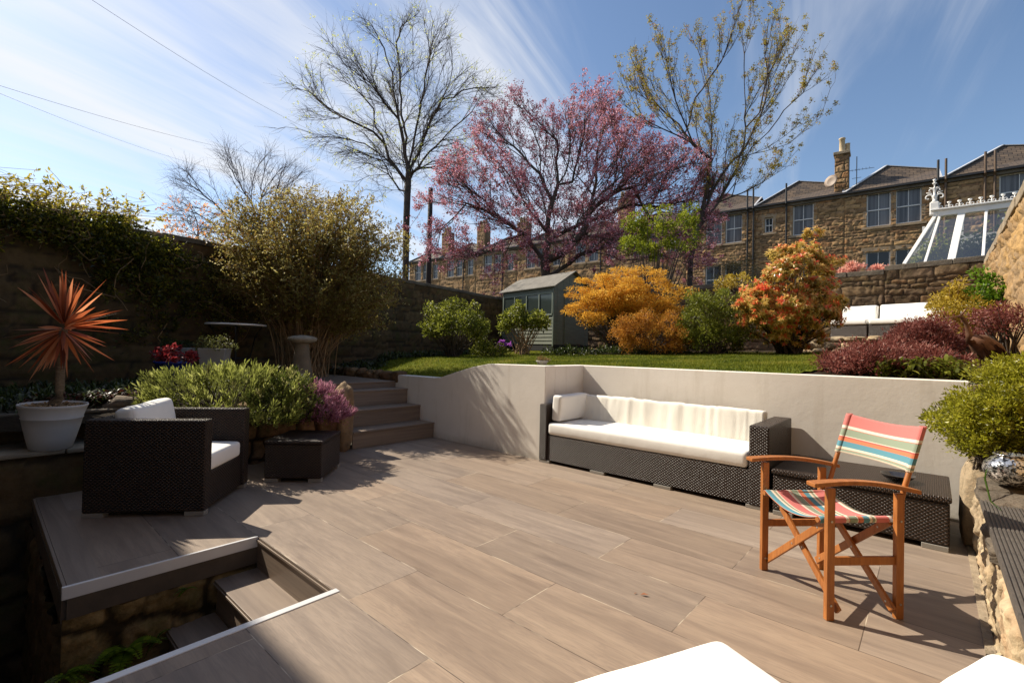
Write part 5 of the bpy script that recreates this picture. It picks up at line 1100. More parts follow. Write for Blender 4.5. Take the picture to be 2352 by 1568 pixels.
def house(name_label, t0, t1, wins, seed, pipes=(), grid=.05, roof=True, ridge_z=11.75, base_z=2.0, details=True, ze_=10.02):
    o = empty('terraced_house', HA+Hd*t0, hang, name_label, 'house', 'row of stone terraced houses behind the gardens'); off = np.array([-t0, 0, 0]); w_ = t1-t0
    holes = [(a-t0, b-t0, c, d) for a, b, c, d, *_ in wins]
    stone_wall('wall', (0, 0), (w_, 0), base_z, ze_-.1, MAT['stone_house'], o, .17, .46, .055, grid, .3, -1, seed, holes, frame=False)
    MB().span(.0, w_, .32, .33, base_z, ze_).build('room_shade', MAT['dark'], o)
    for (a, b, c, d, *fl) in wins:
        m = MB(); a, b = a-t0, b-t0; m.span(a-.15, a-.001, -.040, .17, c, d); m.span(b+.001, b+.15, -.040, .17, c, d); m.span(a-.2, b+.2, -.043, .17, d+.001, d+.19); m.span(a-.2, b+.2, -.09, .17, c-.12, c-.001)
        m.build('window_surround', MAT['sandstone'], o, .006); sash(o, a, b, c, d, curtain=not fl)
    if roof:
        m = MB(); ap = (w_*.44, 2.0, ridge_z); V = [(0, -.2, ze_), (w_, -.2, ze_), (w_, 2.0, ridge_z-.62), ap, (0, 6, ze_), (w_, 6, ze_), (w_*.44, 6, ridge_z)]
        nrm = [(0, 1, 2, 3), (0, 3, 6, 4), (3, 2, 5, 6)]; UV = []
        me = np_mesh('roof', V, nrm, MAT['slate'], o, False, None, [(0, 0), (w_, 0), (w_, 2.6), (w_*.44, 2.9), (0, 0), (2.6, 2.6), (6.6, 2.6), (6, 0), (0, 0), (2, 0), (4, 2), (0, 4)])
        m = MB(); a_ = np.array
        m.bar(a_((0, -.2, ze_+.02)), a_(ap)+a_((0, 0, .03)), .22, .04, (0, 0, 1)); m.bar(a_(ap)+a_((0, 0, .03)), a_((w_-.05, 2.0, ridge_z-.60)), .14, .03); m.bar(a_((w_-.06, -.1, ze_+.05)), a_((w_-.06, 2.0, ridge_z-.58)), .1, .05); m.build('ridge_flashing', MAT['lead'], me)
    m = MB(); m.bar((0, -.19, ze_-.04), (w_, -.19, ze_-.04), .13, .10); m.build('gutter', MAT['black_pipe'], o); m = MB().span(0, w_, -.12, 0.0, ze_-.24, ze_-.06); m.build('eaves_band', MAT['coping_dark'], o)
    for (t, zt_, mt) in pipes:
        m = MB().tube([(t-t0, -.13, base_z), (t-t0, -.13, ze_-.25), (t-t0, -.24, ze_-.1), (t-t0, -.24, zt_)], .05, 8)
        for zz in (3.5, 5.2, 6.9, 8.6): m.tube([(t-t0, -.13, zz), (t-t0, -.13, zz+.09)], .065, 8)
        m.build('drainpipe', MAT[mt], o, uv=False)
    return o
F_ = 'x'
hB = house('stone house with a hipped slate roof right of the tall chimney, two paired sash windows', 4.15, 8.05, [(5.1, 6.09, 8.05, 9.82), (6.28, 7.28, 8.05, 9.82), (5.1, 6.09, 5.0, 6.78, F_), (6.28, 7.28, 5.0, 6.78, F_)], 81, [(7.87, 10.9, 'black_pipe')])
hC = house('stone house left of the tall chimney with one sash window and a tiny window', -.2, 4.15, [(1.75, 2.75, 8.05, 9.82), (.32, .74, 8.40, 9.30, F_), (1.75, 2.75, 5.0, 6.78, F_)], 82, [(1.44, 11.05, 'black_pipe')])
hD = house('stone house half hidden behind the right of the pink blossom', -4.2, -.2, [(-1.85, -.89, 8.05, 9.82), (-3.0, -2.05, 8.05, 9.82), (-1.85, -.89, 5.0, 6.78, F_), (-3.0, -2.05, 5.0, 6.78, F_)], 83, [(-.58, 11.1, 'black_pipe'), (-.26, 11.1, 'black_pipe')])
hA = house('stone house at the right edge of the picture above the conservatory', 8.05, 13.2, [(9.98, 11.3, 8.1, 9.80), (11.6, 12.6, 8.1, 9.8), (9.98, 11.0, 5.0, 6.7, F_)], 84, [(8.15, 10.9, 'brown_pipe'), (9.5, 10.9, 'brown_pipe'), (9.82, 10.9, 'brown_pipe')])
# chimney, pots, aerial and dish
m = MB().span(3.66, 4.28, .4, .95, 9.9, 12.25); ck = stone_wall('chimney_stack', (3.66-4.15, .38), (4.30-4.15, .38), 9.95, 12.3, MAT['stone_house'], hB, .28, .5, .04, .03, .6, -1, 86, frame=False)
MB().span(-.55, .20, .25, 1.05, 12.3, 12.46).build('chimney_cap', MAT['coping'], ck, .02)
MB().lathe([(.16, 0), (.15, .03), (.135, .08), (.13, .74), (.155, .76), (.155, .82), (.12, .84), (.11, .8), (.02, .5)], n=20).build('chimney_pot', MAT['pipe_clay'], ck, smooth=True, uv=False).location = (-.18, .66, 12.46)
MB().lathe([(.13, 0), (.115, .08), (.11, .5), (.13, .52), (.02, .54)], n=16).build('chimney_pot', MAT['pipe_clay'], ck, smooth=True, uv=False).location = (.06, .8, 12.46)
m = MB().tube([(.5, .3, 10.0), (.5, .3, 12.0)], .02, 6); m.tube([(.1, .3, 11.3), (1.25, .3, 11.25)], .012, 5); m.tube([(.3, .3, 10.85), (.7, .3, 10.85)], .012, 5)
for k in range(7): m.tube([(.15+k*.15, .12, 11.29), (.15+k*.15, .48, 11.29)], .007, 4)
m.build('television_aerial', MAT['iron'], hB, uv=False)
o = MB().lathe([(.02, -.07), (.2, -.05), (.34, .0), (.345, .01), (.2, -.03), (.02, -.05)], n=28).build('satellite_dish', m_simple('dish', (.25, .18, .13), .6), hC, smooth=True, uv=False); o.location = (3.72, .1, 10.85); o.rotation_euler = (math.radians(80), 0, math.radians(-25))
# the farther houses seen through the trees
far_lab = ['stone house of the row just left of the yellow-green leafy tree', 'stone house of the row showing dark windows through the middle of the pink blossom', 'stone house of the row above the shed roof, behind blossom', 'stone house of the row just right of the dark utility pole', 'stone house of the row right behind the tall bare trunk', 'farthest stone house of the row, left of the tall tree trunk']
t = -4.2
for i, lab in enumerate(far_lab):
    w_ = 4.6; t1 = t; t0 = t-w_
    wins = [(t0+.9, t0+1.8, 7.85, 9.45), (t0+2.05, t0+2.85, 7.85, 9.45), (t0+3.5, t0+4.2, 7.85, 9.3)]
    h = house(lab, t0, t1, wins, 90+i, [(t0+3.1, 9.9, 'black_pipe')], grid=.09, ridge_z=11.3, ze_=9.78)
    if i in (1, 3, 4, 5): 
        ck = stone_wall('chimney_stack', (w_-.5, .5), (w_+.5, .5), 9.8, 12.3 if i != 3 else 11.9, MAT['stone_house'], h, .28, .5, .04, .06, .7, -1, 96+i, frame=False)
        for kk in range(3): MB().lathe([(.13, 0), (.11, .5), (.13, .52), (.02, .54)], n=12).build('chimney_pot', MAT['pipe_clay'], ck, smooth=True, uv=False).location = (w_-.32+kk*.32, .8, 12.3 if i != 3 else 11.9)
    t = t0
# a dark wooden post beside the tall tree and cables overhead
p = at(985, 600, 22.5); tag(MB().tube([(p[0], p[1], .9), (p[0], p[1], at(985, 432, 22.5)[2])], [.14, .11], 12).build('utility_pole', m_simple('tarred_pole', (.035, .025, .02), .8, .5, 30, var=.3, sc=(1, 1, .1)), smooth=True, uv=False), 'dark tarred utility pole rising beside the tall bare tree', 'utility pole')
def cable(a, b, sag, lab, r=.0042):
    a, b = np.array(a), np.array(b); t = np.linspace(0, 1, 40)[:, None]; P = a+(b-a)*t; P[:, 2] -= (sag*4*t*(1-t))[:, 0]; tag(MB().tube(P, r, 5, False).build('overhead_cable', MAT['iron'], uv=False), lab, 'cable', 'cables across the left of the sky')
cable(at(120, -60, 9), at(760, 320, 24), .25, 'highest overhead cable, running from the top edge down to the tall bare tree'); cable(at(-60, 178, 11), at(640, 360, 26), .25, 'middle overhead cable, crossing the white cirrus from the left edge'); cable(at(-60, 190, 12), at(560, 400, 30), .35, 'lower overhead cable, starting just under the middle one at the left edge', .0036); cable(at(240, 497, 30), at(460, 508, 30), .02, 'short low cable just above the left wall', .02)
# ================================================================== leaf materials
MAT['birch_bud'] = m_leaf('birch_leaf', [(150, 160, 70), (196, 200, 110), (222, 220, 150)], .5, .5)
MAT['olive_leaf'] = m_leaf('young_olive_leaf', [(104, 88, 26), (140, 124, 36), (168, 158, 60), (150, 96, 50)], .5, .5)
MAT['blossom'] = m_leaf('pink_blossom', [(112, 64, 48), (140, 80, 72), (178, 110, 124), (202, 146, 162), (226, 190, 202)], .45, .6, .2)
MAT['pale_green'] = m_leaf('pale_green_leaf', [(70, 82, 10), (120, 130, 18), (160, 164, 34)], .5, .5)
MAT['forsythia'] = m_leaf('bronze_green_leaf', [(88, 64, 32), (120, 94, 42), (132, 118, 52), (156, 146, 76), (196, 184, 130)], .54, .45, .5)
MAT['ivy'] = m_leaf('climber_leaf', [(34, 42, 8), (72, 78, 14), (122, 118, 26), (176, 160, 52)], .55, .35, .6)
MAT['lime'] = m_leaf('lime_leaf', [(70, 74, 10), (122, 122, 18), (160, 158, 36), (196, 190, 74)], .45, .35, .5)
MAT['purple'] = m_leaf('burgundy_leaf', [(66, 28, 28), (112, 56, 50), (148, 90, 80), (186, 142, 128)], .35, .45, .3)
MAT['acer'] = m_leaf('orange_maple_leaf', [(160, 112, 18), (194, 142, 26), (216, 168, 44), (226, 188, 84)], .45, .55, .3)
MAT['amber'] = m_leaf('amber_leaf', [(124, 76, 18), (164, 108, 24), (194, 138, 40), (136, 118, 40)], .42, .5, .3)
MAT['pieris'] = m_leaf('pieris_leaf', [(98, 92, 26), (178, 154, 62), (224, 196, 114), (234, 144, 86), (220, 74, 54)], .4, .3, .6)
MAT['lavender'] = m_leaf('lavender_leaf', [(80, 78, 42), (112, 118, 52), (146, 152, 68), (180, 182, 104)], .42, .5, .3)
MAT['heather'] = m_leaf('heather_bloom', [(88, 46, 60), (140, 84, 106), (186, 132, 152), (92, 92, 44)], .35, .6, .2)
MAT['yellow'] = m_leaf('yellow_leaf', [(120, 104, 20), (176, 152, 44), (212, 190, 90)], .45, .4)
MAT['copper'] = m_leaf('copper_leaf', [(160, 90, 40), (206, 130, 60), (226, 170, 100)], .5, .5)
MAT['violet'] = m_leaf('violet_flower', [(110, 40, 130), (160, 80, 180), (190, 120, 200)], .4, .6)
MAT['pink'] = m_leaf('pink_flower', [(196, 124, 112), (222, 164, 148), (232, 196, 168)], .4, .6)
MAT['fern'] = m_leaf('fern_leaf', [(60, 84, 10), (96, 120, 20), (130, 150, 34)], .45, .4)

# ================================================================== trees
def up_trunk(pts, Y, n=1):
    P = [np.array(at(x, y, Y+dy)) for x, y, dy in pts]; out = []
    for a, b in zip(P[:-1], P[1:]):
        k = max(1, int(np.linalg.norm(b-a)/.4))
        for i in range(k): out.append(a+(b-a)*i/k)
    out.append(P[-1]); return out
rg = np.random.default_rng(3)
# tall bare birch-like tree in the middle
Y = 22.0; poly = [(618, 300), (700, 240), (665, 215), (735, 100), (745, 75), (800, 30), (880, 45), (955, 22), (1035, 50), (1040, 105), (1085, 165), (1142, 195), (1140, 250), (1085, 320), (1075, 400), (1010, 455), (965, 475), (905, 480), (850, 440), (770, 400), (700, 345)]
A = None; base = at(930, 640, Y); base[2] = .9
tr = [up_trunk([(931, 665, 0), (932, 600, 0), (933, 520, 0), (936, 440, 0), (938, 400, .1), (942, 330, .2)], Y), ]
tr[0][0][2] = .9
Z1_ = lambda L, dy: [((650+x*.3188)*.9408, (y*.3188)*.9408, dy*(i/len(L))) for i, (x, y) in enumerate(L)]
for dy, L in ((-2.5, [(1060, 1400), (960, 1270), (860, 1180), (740, 1100), (620, 1070), (490, 1035), (370, 1020), (250, 990), (150, 960)]), (2, [(1050, 1300), (960, 1180), (900, 1020), (850, 960), (830, 820), (700, 680), (640, 600)]),
    (-1.5, [(1070, 1330), (1040, 1100), (1000, 900), (900, 790), (800, 640), (680, 560), (600, 480), (520, 370), (420, 270)]), (1, [(1040, 1000), (975, 700), (970, 560), (930, 430), (850, 280), (790, 160)]),
    (2.5, [(1090, 1200), (1100, 1060), (1060, 900), (1040, 700), (1030, 500), (1000, 330), (1050, 170)]), (-2, [(1100, 1250), (1140, 1050), (1170, 850), (1215, 700), (1240, 500), (1265, 420), (1240, 220), (1180, 100)]),
    (1, [(1090, 1330), (1180, 1130), (1250, 950), (1340, 780), (1400, 640), (1430, 530), (1420, 420), (1400, 250)]), (2.2, [(1150, 1420), (1180, 1350), (1290, 1180), (1400, 1040), (1500, 930), (1580, 870), (1650, 870)]),
    (-1, [(1110, 1330), (1200, 1290), (1330, 1270), (1430, 1350)]), (-2, [(1250, 950), (1350, 770), (1440, 740), (1500, 690), (1600, 680), (1700, 720)]), (2, [(1160, 1370), (1200, 1330), (1330, 1260), (1480, 1270), (1560, 1340)]),
    (1, [(1035, 1460), (980, 1450), (930, 1340), (860, 1330), (790, 1350)]), (-2.5, [(780, 1100), (700, 1000), (560, 900), (430, 820), (330, 700)]), (2, [(490, 1035), (420, 880), (360, 740)])):
    tr.append(up_trunk(Z1_(L, dy), Y))
sunside = lambda T, rg: np.ones(len(T), bool)
make_tree('tall_tree', 'tall bare tree with fine twigs and tiny yellow-green buds, left of the pink blossom', 'tree', base, tr, A, 7, MAT['bark_dark'], .0085, 2.35, twig=3, twig_len=.85, twig_up=.0, twig_r=.0050, tmax=.02, rmul=1.25, g=dict(poly=poly, lens=(2.9, 1.5), dens=(1.2, .5), up=(.04, -.02), jit=.13, step=.32),
          leaf=dict(n=1200, per=4, spread=.11, L=.08, W=.05, mat=MAT['birch_bud'], keep=lambda T, rg: (rg.uniform(0, 1, len(T)) < .35)))
# tree with ascending limbs on the right
Y = 18.0; poly = [(1420, 190), (1440, 150), (1500, 90), (1590, 60), (1640, 90), (1700, 10), (1728, -40), (1745, 60), (1800, 30), (1850, 115), (1890, 125), (1912, 200), (1880, 260), (1850, 330), (1800, 400), (1700, 450), (1600, 470), (1530, 400), (1470, 320), (1440, 260)]
A = None; base = at(1585, 660, Y); base[2] = 1.1
tr = [up_trunk([(1583, 680, 0), (1586, 600, 0), (1600, 530, 0), (1625, 470, .1), (1640, 420, .1)], Y)]; tr[0][0][2] = 1.1
Z3_ = lambda L, dy: [((1450+x*.3189)*.9408, (y*.3189)*.9408, dy*(i/len(L))) for i, (x, y) in enumerate(L)]
for dy, L in ((0, [(640, 1700), (870, 1450), (990, 1250), (1060, 1080), (1085, 950), (1100, 700), (1120, 400), (1215, 100), (1225, 20)]), (1.5, [(690, 1560), (800, 1150), (830, 950), (845, 700), (800, 450), (790, 230)]), (-1.8, [(990, 1400), (1080, 1280), (1180, 1130), (1300, 1000), (1450, 850), (1590, 720), (1650, 500)]),
    (2, [(870, 1450), (1000, 1250), (1150, 1100), (1250, 900), (1330, 650), (1380, 380), (1400, 150)]), (-1, [(1220, 1190), (1400, 1140), (1560, 1090), (1680, 980), (1760, 900), (1820, 680)]), (1, [(900, 1560), (1150, 1480), (1300, 1400), (1450, 1280), (1520, 1270)]),
    (-1.6, [(800, 1150), (690, 1050), (620, 850), (560, 640), (540, 450)]), (1.4, [(650, 1200), (560, 1030), (440, 870), (370, 640), (330, 560)]), (-1, [(650, 1250), (450, 1080), (340, 1000), (270, 800), (220, 650), (190, 530)]), (1.5, [(830, 950), (880, 700), (1010, 430), (960, 230)]), (-2, [(1085, 950), (1200, 830), (1300, 560), (1290, 300)])):
    tr.append(up_trunk(Z3_(L, dy), Y))
make_tree('budding_tree', 'tree with ascending limbs and sparse young olive leaves, right of the pink blossom', 'tree', base, tr, A, 9, MAT['bark_dark'], .0070, 2.35, twig=2, twig_len=.55, twig_up=.8, twig_r=.0045, tmax=.016, rmul=1.2, g=dict(poly=poly, lens=(2.6, 1.1), dens=(1.0, .5), up=(.16, .14), jit=.07, ang=(.25, .65), step=.28),
          leaf=dict(n=2600, per=8, spread=.12, L=.075, W=.042, mat=MAT['olive_leaf'], keep=lambda T, rg: rg.uniform(0, 1, len(T)) < .6, up=-.3))
# the pink flowering cherry behind the shed
Y = 18.5; poly = [(985, 560), (960, 470), (1010, 420), (1060, 340), (1120, 265), (1190, 215), (1240, 270), (1300, 245), (1340, 265), (1385, 205), (1420, 280), (1490, 330), (1560, 350), (1620, 370), (1660, 440), (1640, 560), (1600, 640), (1500, 640), (1420, 600), (1320, 600), (1240, 640), (1150, 680), (1060, 660), (1000, 620)]
A = None; base = at(1262, 680, Y); base[2] = 1.1
tr = [up_trunk([(1262, 700, 0), (1255, 640, 0), (1250, 600, 0), (1252, 560, 0)], Y)]; tr[0][0][2] = 1.1
Z2_ = lambda L, dy: [((1100+x*.3507)*.9408, (150+y*.3507)*.9408, dy*(i/len(L))) for i, (x, y) in enumerate(L)]
for dy, L in ((0, [(600, 1390), (640, 1200), (645, 1080), (690, 970), (740, 860), (850, 830)]), (-1.5, [(640, 1200), (540, 1060), (440, 860), (380, 760)]), (-1, [(600, 1390), (480, 1200), (330, 1090), (200, 1020), (60, 1050)]), (1.5, [(690, 970), (640, 880), (600, 780), (480, 640), (330, 500), (210, 350)]), (1, [(740, 860), (730, 700), (740, 560), (640, 450), (520, 320), (480, 240)]),
    (1.5, [(640, 1300), (780, 1200), (950, 1130), (1100, 1080), (1200, 1000)]), (-1.5, [(640, 1450), (760, 1400), (900, 1250), (1000, 1000), (1180, 800), (1200, 600), (1100, 350)]), (.5, [(800, 1480), (1000, 1330), (1300, 1200), (1400, 1050), (1500, 800)]), (-2, [(850, 830), (900, 600), (950, 380), (930, 200)]), (-1, [(200, 1020), (0, 950), (-180, 1000), (-280, 1150)]), (1, [(60, 1050), (-80, 1200), (-160, 1380)]), (-1.5, [(330, 1090), (150, 900), (30, 780)]), (1, [(480, 1200), (350, 1250), (200, 1350), (60, 1420)]), (1, [(1100, 1080), (1300, 980), (1500, 1020), (1680, 950)]), (-1, [(1180, 800), (1300, 620), (1400, 470)]), (2, [(950, 1130), (1010, 900), (1020, 650), (1080, 400)]), (0, [(1300, 1200), (1500, 1280), (1650, 1150), (1700, 900)]), (-2, [(740, 860), (820, 700), (830, 450), (850, 250)]), (1.5, [(380, 760), (250, 620), (150, 480)]), (1.5, [(950, 1130), (1200, 900), (1350, 750), (1500, 620), (1600, 560)]), (-1, [(1200, 1000), (1400, 850), (1560, 760), (1690, 700)]), (.5, [(1300, 980), (1400, 1150), (1560, 1300)])):
    tr.append(up_trunk(Z2_(L, dy), Y))
make_tree('cherry_tree', 'wide cherry tree in pink blossom with bronze young leaves behind the shed', 'tree', base, tr, A, 13, MAT['bark_dark'], .008, 2.35, twig=2, twig_len=.5, twig_up=.5, twig_r=.0055, tmax=.02, rmul=1.2, g=dict(poly=poly, lens=(3.0, 1.3), dens=(1.7, .75), up=(.07, .12), jit=.14, step=.3, ang=(.4, 1.1), free=.03),
          leaf=dict(n=17500, per=5, spread=.15, L=.082, W=.05, mat=MAT['blossom']))
# far bare trees over the left wall
Y = 32.0; poly = [(385, 480), (395, 415), (410, 385), (470, 375), (520, 335), (600, 335), (660, 370), (720, 400), (745, 470), (700, 560), (560, 560), (440, 520)]; A = None; base = at(600, 600, Y); base[2] = .9
tr = [up_trunk([(600, 640, 0), (598, 560, 0), (596, 500, 0)], Y)]; tr[0][0][2] = .9
for br in ([(598, 540, 0), (580, 470, 0), (550, 420, 0), (520, 370, 0)], [(598, 520, 0), (640, 450, .5), (690, 400, .6)], [(598, 540, 0), (520, 490, .6), (460, 440, .8), (405, 400, 1)], [(598, 520, 0), (600, 440, -1), (610, 370, -1)], [(598, 560, 0), (520, 530, -1), (450, 490, -1), (390, 470, -1)], [(598, 530, 0), (670, 490, -1), (730, 450, -1)]): tr.append(up_trunk(br, Y))
make_tree('bare_tree', 'distant bare purplish tree above the big bronze shrub on the left', 'tree', base, tr, A, 15, MAT['bark_purple'], .010, 2.35, twig=3, twig_len=1.2, twig_up=.0, twig_r=.006, tmax=.03, rmul=1.2, g=dict(poly=poly, lens=(4.8, 2.2), dens=(.95, .45), up=(.03, .0), jit=.13, step=.45))
Y = 27.0; A = poly_sample(rg, [(372, 530), (390, 490), (430, 470), (480, 480), (520, 510), (540, 560), (480, 600), (400, 570)], 600, Y, 3, soft=.8); base = at(455, 620, Y); base[2] = .9
tr = [up_trunk([(455, 640, 0), (455, 570, 0), (455, 530, 0)], Y)]; tr[0][0][2] = .9
make_tree('small_bare_tree', 'small distant tree with a few copper leaves just above the left wall', 'tree', base, tr, A, 17, MAT['bark_purple'], .010, 2.2, .4, .5, .02, .15, twig=3, twig_len=.7, twig_up=.05, twig_r=.007, tmax=.018, leaf=dict(n=170, per=5, spread=.2, L=.16, W=.10, mat=MAT['copper']))
# catkin branches poking in at the far left, over the wall
Y = 7.5; A = poly_sample(rg, [(-140, 330), (-60, 380), (-10, 430), (45, 400), (60, 425), (20, 470), (-60, 470), (-140, 420)], 80, Y, .6); base = at(-200, 470, Y); base[2] = .9
tr = [[base, base+np.array([0, 0, 1.2]), base+np.array([0, 0, 2.4]), at(-190, 400, Y), at(-120, 390, Y)]]
make_tree('hazel_tree', 'catkin-hung branch tips poking in from the left edge above the wall', 'tree', base, tr, A, 19, MAT['bark_dark'], .003, 2.2, .14, .2, 0, .2, twig=1, twig_len=.2, twig_r=.0025, tmax=.005, leaf=dict(n=60, per=2, spread=.04, L=.09, W=.018, mat=MAT['forsythia'], up=-1.5))
# leafy trees and bushes behind the back wall
def foliage_tree(name, label, x, y, Y, R, mat, n, crad, leaves, L, W_, seed, zb_=1.1, flat=1.0, bark='bark_dark', **k):
    c = at(x, y, Y); return shrub(name, label, 'tree', (c[0], c[1], zb_), R, c[2]-zb_, seed, mat, n, crad, leaves, L, W_, flat=flat, bark=bark, stem_name='branch', r0=.04, base_r=.1, nst=26, **k)
foliage_tree('green_tree', 'small yellow-green leafy tree in front of the right side of the pink blossom', 1500, 550, 14.6, (1.25, .8, .95), MAT['pale_green'], 44, .20, 6500, .085, .05, 201, lump=.8, shell=.3, up=.0)
foliage_tree('thorny_bush', 'sparse grey-brown bush behind the back wall below the first house', 1700, 630, 15.2, (.9, .6, .55), m_leaf('dull_leaf', [(70, 62, 34), (110, 98, 60), (130, 120, 90)], .3), 40, .18, 2500, .05, .03, 202, shell=.2)
shrub('pink_rhododendron', 'pink flower cluster rising behind the back wall, left of a paler one', 'bush', at(1966, 640, 12.9), (.36, .3, .22), .18, 203, MAT['pink'], 16, .10, 900, .09, .06, bottom=-.3)
shrub('peach_rhododendron', 'small peach flower cluster behind the back wall, right of the pinker one', 'bush', at(2012, 636, 12.9), (.26, .2, .14), .14, 204, MAT['pink'], 12, .08, 600, .08, .055, bottom=-.3)
shrub('creamy_bush', 'pale cream-green bush tip by the back wall left of the red and yellow bush', 'bush', at(1690, 672, 11.2), (.45, .3, .3), .15, 205, MAT['yellow'], 16, .12, 900, .08, .03, bottom=-.2)

# ================================================================== big arching bronze-green shrub
def zl(P): return float(zL(*loc(P)[:2]))
bc = at(702, 790, 8.2); bc[2] = zl(bc)-.02; big = empty('arching_shrub', bc, 0, 'huge arching shrub of bronze-green leaves on tan stems against the left wall', 'shrub')
rg = np.random.default_rng(77); P_, AX, K = [], [], []; mb = MB(); ns = 560
tgt = poly_sample(rg, [(455, 560), (480, 490), (550, 448), (640, 425), (720, 425), (800, 428), (890, 465), (958, 545), (955, 640), (935, 710), (895, 755), (780, 775), (640, 745), (540, 700), (480, 650), (462, 600)], ns, 8.2, 1.25, soft=.35)
for i in range(ns):
    e = tgt[i]-bc; b = np.array([rg.normal()*.16, rg.normal()*.12, 0]); h = e.copy(); m = b*.35+np.array([e[0]*.38, e[1]*.38, e[2]*.80+.25]); t = np.linspace(0, 1, 9)[:, None]
    C = (1-t)**2*b+2*t*(1-t)*m+t**2*e; C = C+rg.normal(size=C.shape)*.02*t; mb.tube(C, np.linspace(.010, .0025, 9), 4, False)
    k = 34; tt = rg.uniform(.5, 1, k)**.8; f = tt*8; i0 = np.minimum(f.astype(int), 7); fr = (f-i0)[:, None]; pp = C[i0]*(1-fr)+C[i0+1]*fr
    for j in range(k):
        d = unit(runit(rg, 1)[0]+np.array([0, 0, .3])); L_ = rg.uniform(.05, .26); q_ = pp[j]+d*L_
        mb2 = None; kk = 5; P_ += [pp[j]+d*L_*s_ for s_ in rg.uniform(.2, 1, kk)]; AX += [unit(d+runit(rg, 1)[0]*.9) for _ in range(kk)]; K += [rg.normal(.5, .2)]*kk
P_ = np.array(P_); AX = np.array(AX); n = len(P_); ok = P_[:, 2] > .25
leaf_mesh('foliage', P_[ok], AX[ok], runit(rg, ok.sum()), .046*rg.uniform(.6, 1.2, ok.sum()), .022, np.clip(np.array(K)[ok]+rg.normal(0, .12, ok.sum()), 0, 1), MAT['forsythia'], big)
mb.build('stems', MAT['stem'], big, smooth=True, uv=False)

# ================================================================== climber on the left wall
rg = np.random.default_rng(31); rt = empty('wall_climber', glo(-5.5, .5, 1.0), -YAW, 'leafy climber with bare twining stems covering the near part of the left boundary wall', 'climber'); off = -np.array([-5.5, .5, 1.0])
cc_ = []
for i in range(640):
    q = rg.uniform(-3.0, 1.9); top = 3.05-.42*max(0, q-.1); z = top-abs(rg.normal(0, .62))
    if z < 1.15 or (q > .2 and rg.uniform() < (q-.2)*.55): continue
    if fbm(np.array([[q*.9, z*.9]]), 9, 3)[0] < -.45: continue
    cc_.append((-5.72+rg.uniform(.02, .28)-max(0, q-.6)*.165, q, z))
for i in range(80): cc_.append((-5.85+rg.uniform(-.35, .25), rg.uniform(-3, .25), 2.98+abs(rg.normal(0, .06))))
c = np.array(cc_)+off; cr = rg.uniform(.09, .2, len(c)); pos, ax, d, k = clump_leaves(rg, c, cr, 22000, 1, .1, .9); ct = rg.uniform(-.15, .2, len(c)); hgt = np.clip((pos[:, 2]-.8)/1.3, 0, 1)
leaf_mesh('leaves', pos, ax, runit(rg, len(pos)), rg.uniform(.03, .075, len(pos)), rg.uniform(.02, .04, len(pos)), rg.normal(.42, .2, len(pos))+ct[k], MAT['ivy'], rt)
m = MB(); LP, LA = [], []
for i in range(110):
    a = c[rg.integers(0, len(c))]; pts = [a]; dv = unit(np.array([0, rg.normal()*.6, rg.uniform(-.3, 1)]))
    for s in range(7): dv = unit(dv+rg.normal(size=3)*np.array([.08, .5, .5])); nx = pts[-1]+dv*.13; nx[2] = min(nx[2], 2.12-.35*max(0, nx[1]+.4)); nx[0] = max(nx[0], -.16-max(0, nx[1]+.5-.6)*.165); pts.append(nx)
    m.tube(pts, np.linspace(.008, .003, 8), 4, False)
for i in range(130):       # upright shoots above the coping
    q = rg.uniform(-3, .25); b = np.array([-5.8+rg.uniform(-.3, .2), q, 3.0])+off; h = rg.uniform(.15, .62); pts = [b+np.array([rg.normal()*.02*s, rg.normal()*.03*s+.02*s, h*s/6]) for s in range(7)]; m.tube(pts, np.linspace(.006, .002, 7), 4, False)
    for s in rg.uniform(.15, 1, 22): p = b+(pts[-1]-b)*s; LP.append(p); LA.append(unit(rg.normal(size=3)+np.array([0, 0, .6])))
m.build('stem', MAT['stem'], rt, smooth=True, uv=False); LP = np.array(LP); leaf_mesh('shoot_leaves', LP, np.array(LA), runit(rg, len(LP)), .065, .032, rg.normal(.9, .12, len(LP)), MAT['ivy'], rt)

# ================================================================== lavender, heather and ground cover on the left
lc = at(505, 905, 5.05); LB = (lc[0], lc[1], .50)
def spikes(name, label, cat, base, R, zc, seed, mat, nt, per, L, W_, inner=None, lump=.25, up=.9, flower=None, xs=None):
    rg = np.random.default_rng(seed); root = empty(name, base, 0, label, cat); c, cr = clumps(rg, R, nt, .05, 1, .72, -.15, lump); c = c+np.array([0, 0, zc]); c[:, 2] = np.maximum(c[:, 2], .03)
    ctr = np.array([0, 0, zc*.3]); dirs = unit(unit(c-ctr)*.8+np.array([0, 0, up])); k = np.repeat(np.arange(nt), per); s = rg.uniform(0, 1, nt*per); dev = runit(rg, nt*per)
    pos = c[k]+dirs[k]*(s*L*1.6)[:, None]-dirs[k]*L*.8+dev*.012; ax = unit(dirs[k]+dev*.55); tint = np.clip(rg.normal(.5, .2, nt)[k]+.25*(s-.4)+rg.normal(0, .1, nt*per), 0, 1)
    leaf_mesh('foliage', pos, ax, runit(rg, len(pos)), L*rg.uniform(.5, 1.0, len(pos)), W_, tint, mat, root, .05, .6)
    stems_mb(rg, c, .18, .008, 90, .0025).build('stem', MAT['bark'], root, smooth=True, uv=False)
    if inner: pos, ax, d, kk = clump_leaves(rg, c*.82, cr*2.2, inner, 1, .2, .9); leaf_mesh('inner_foliage', pos, ax, runit(rg, len(pos)), .035, .008, rg.normal(.25, .15, len(pos)), mat, root)
    return root
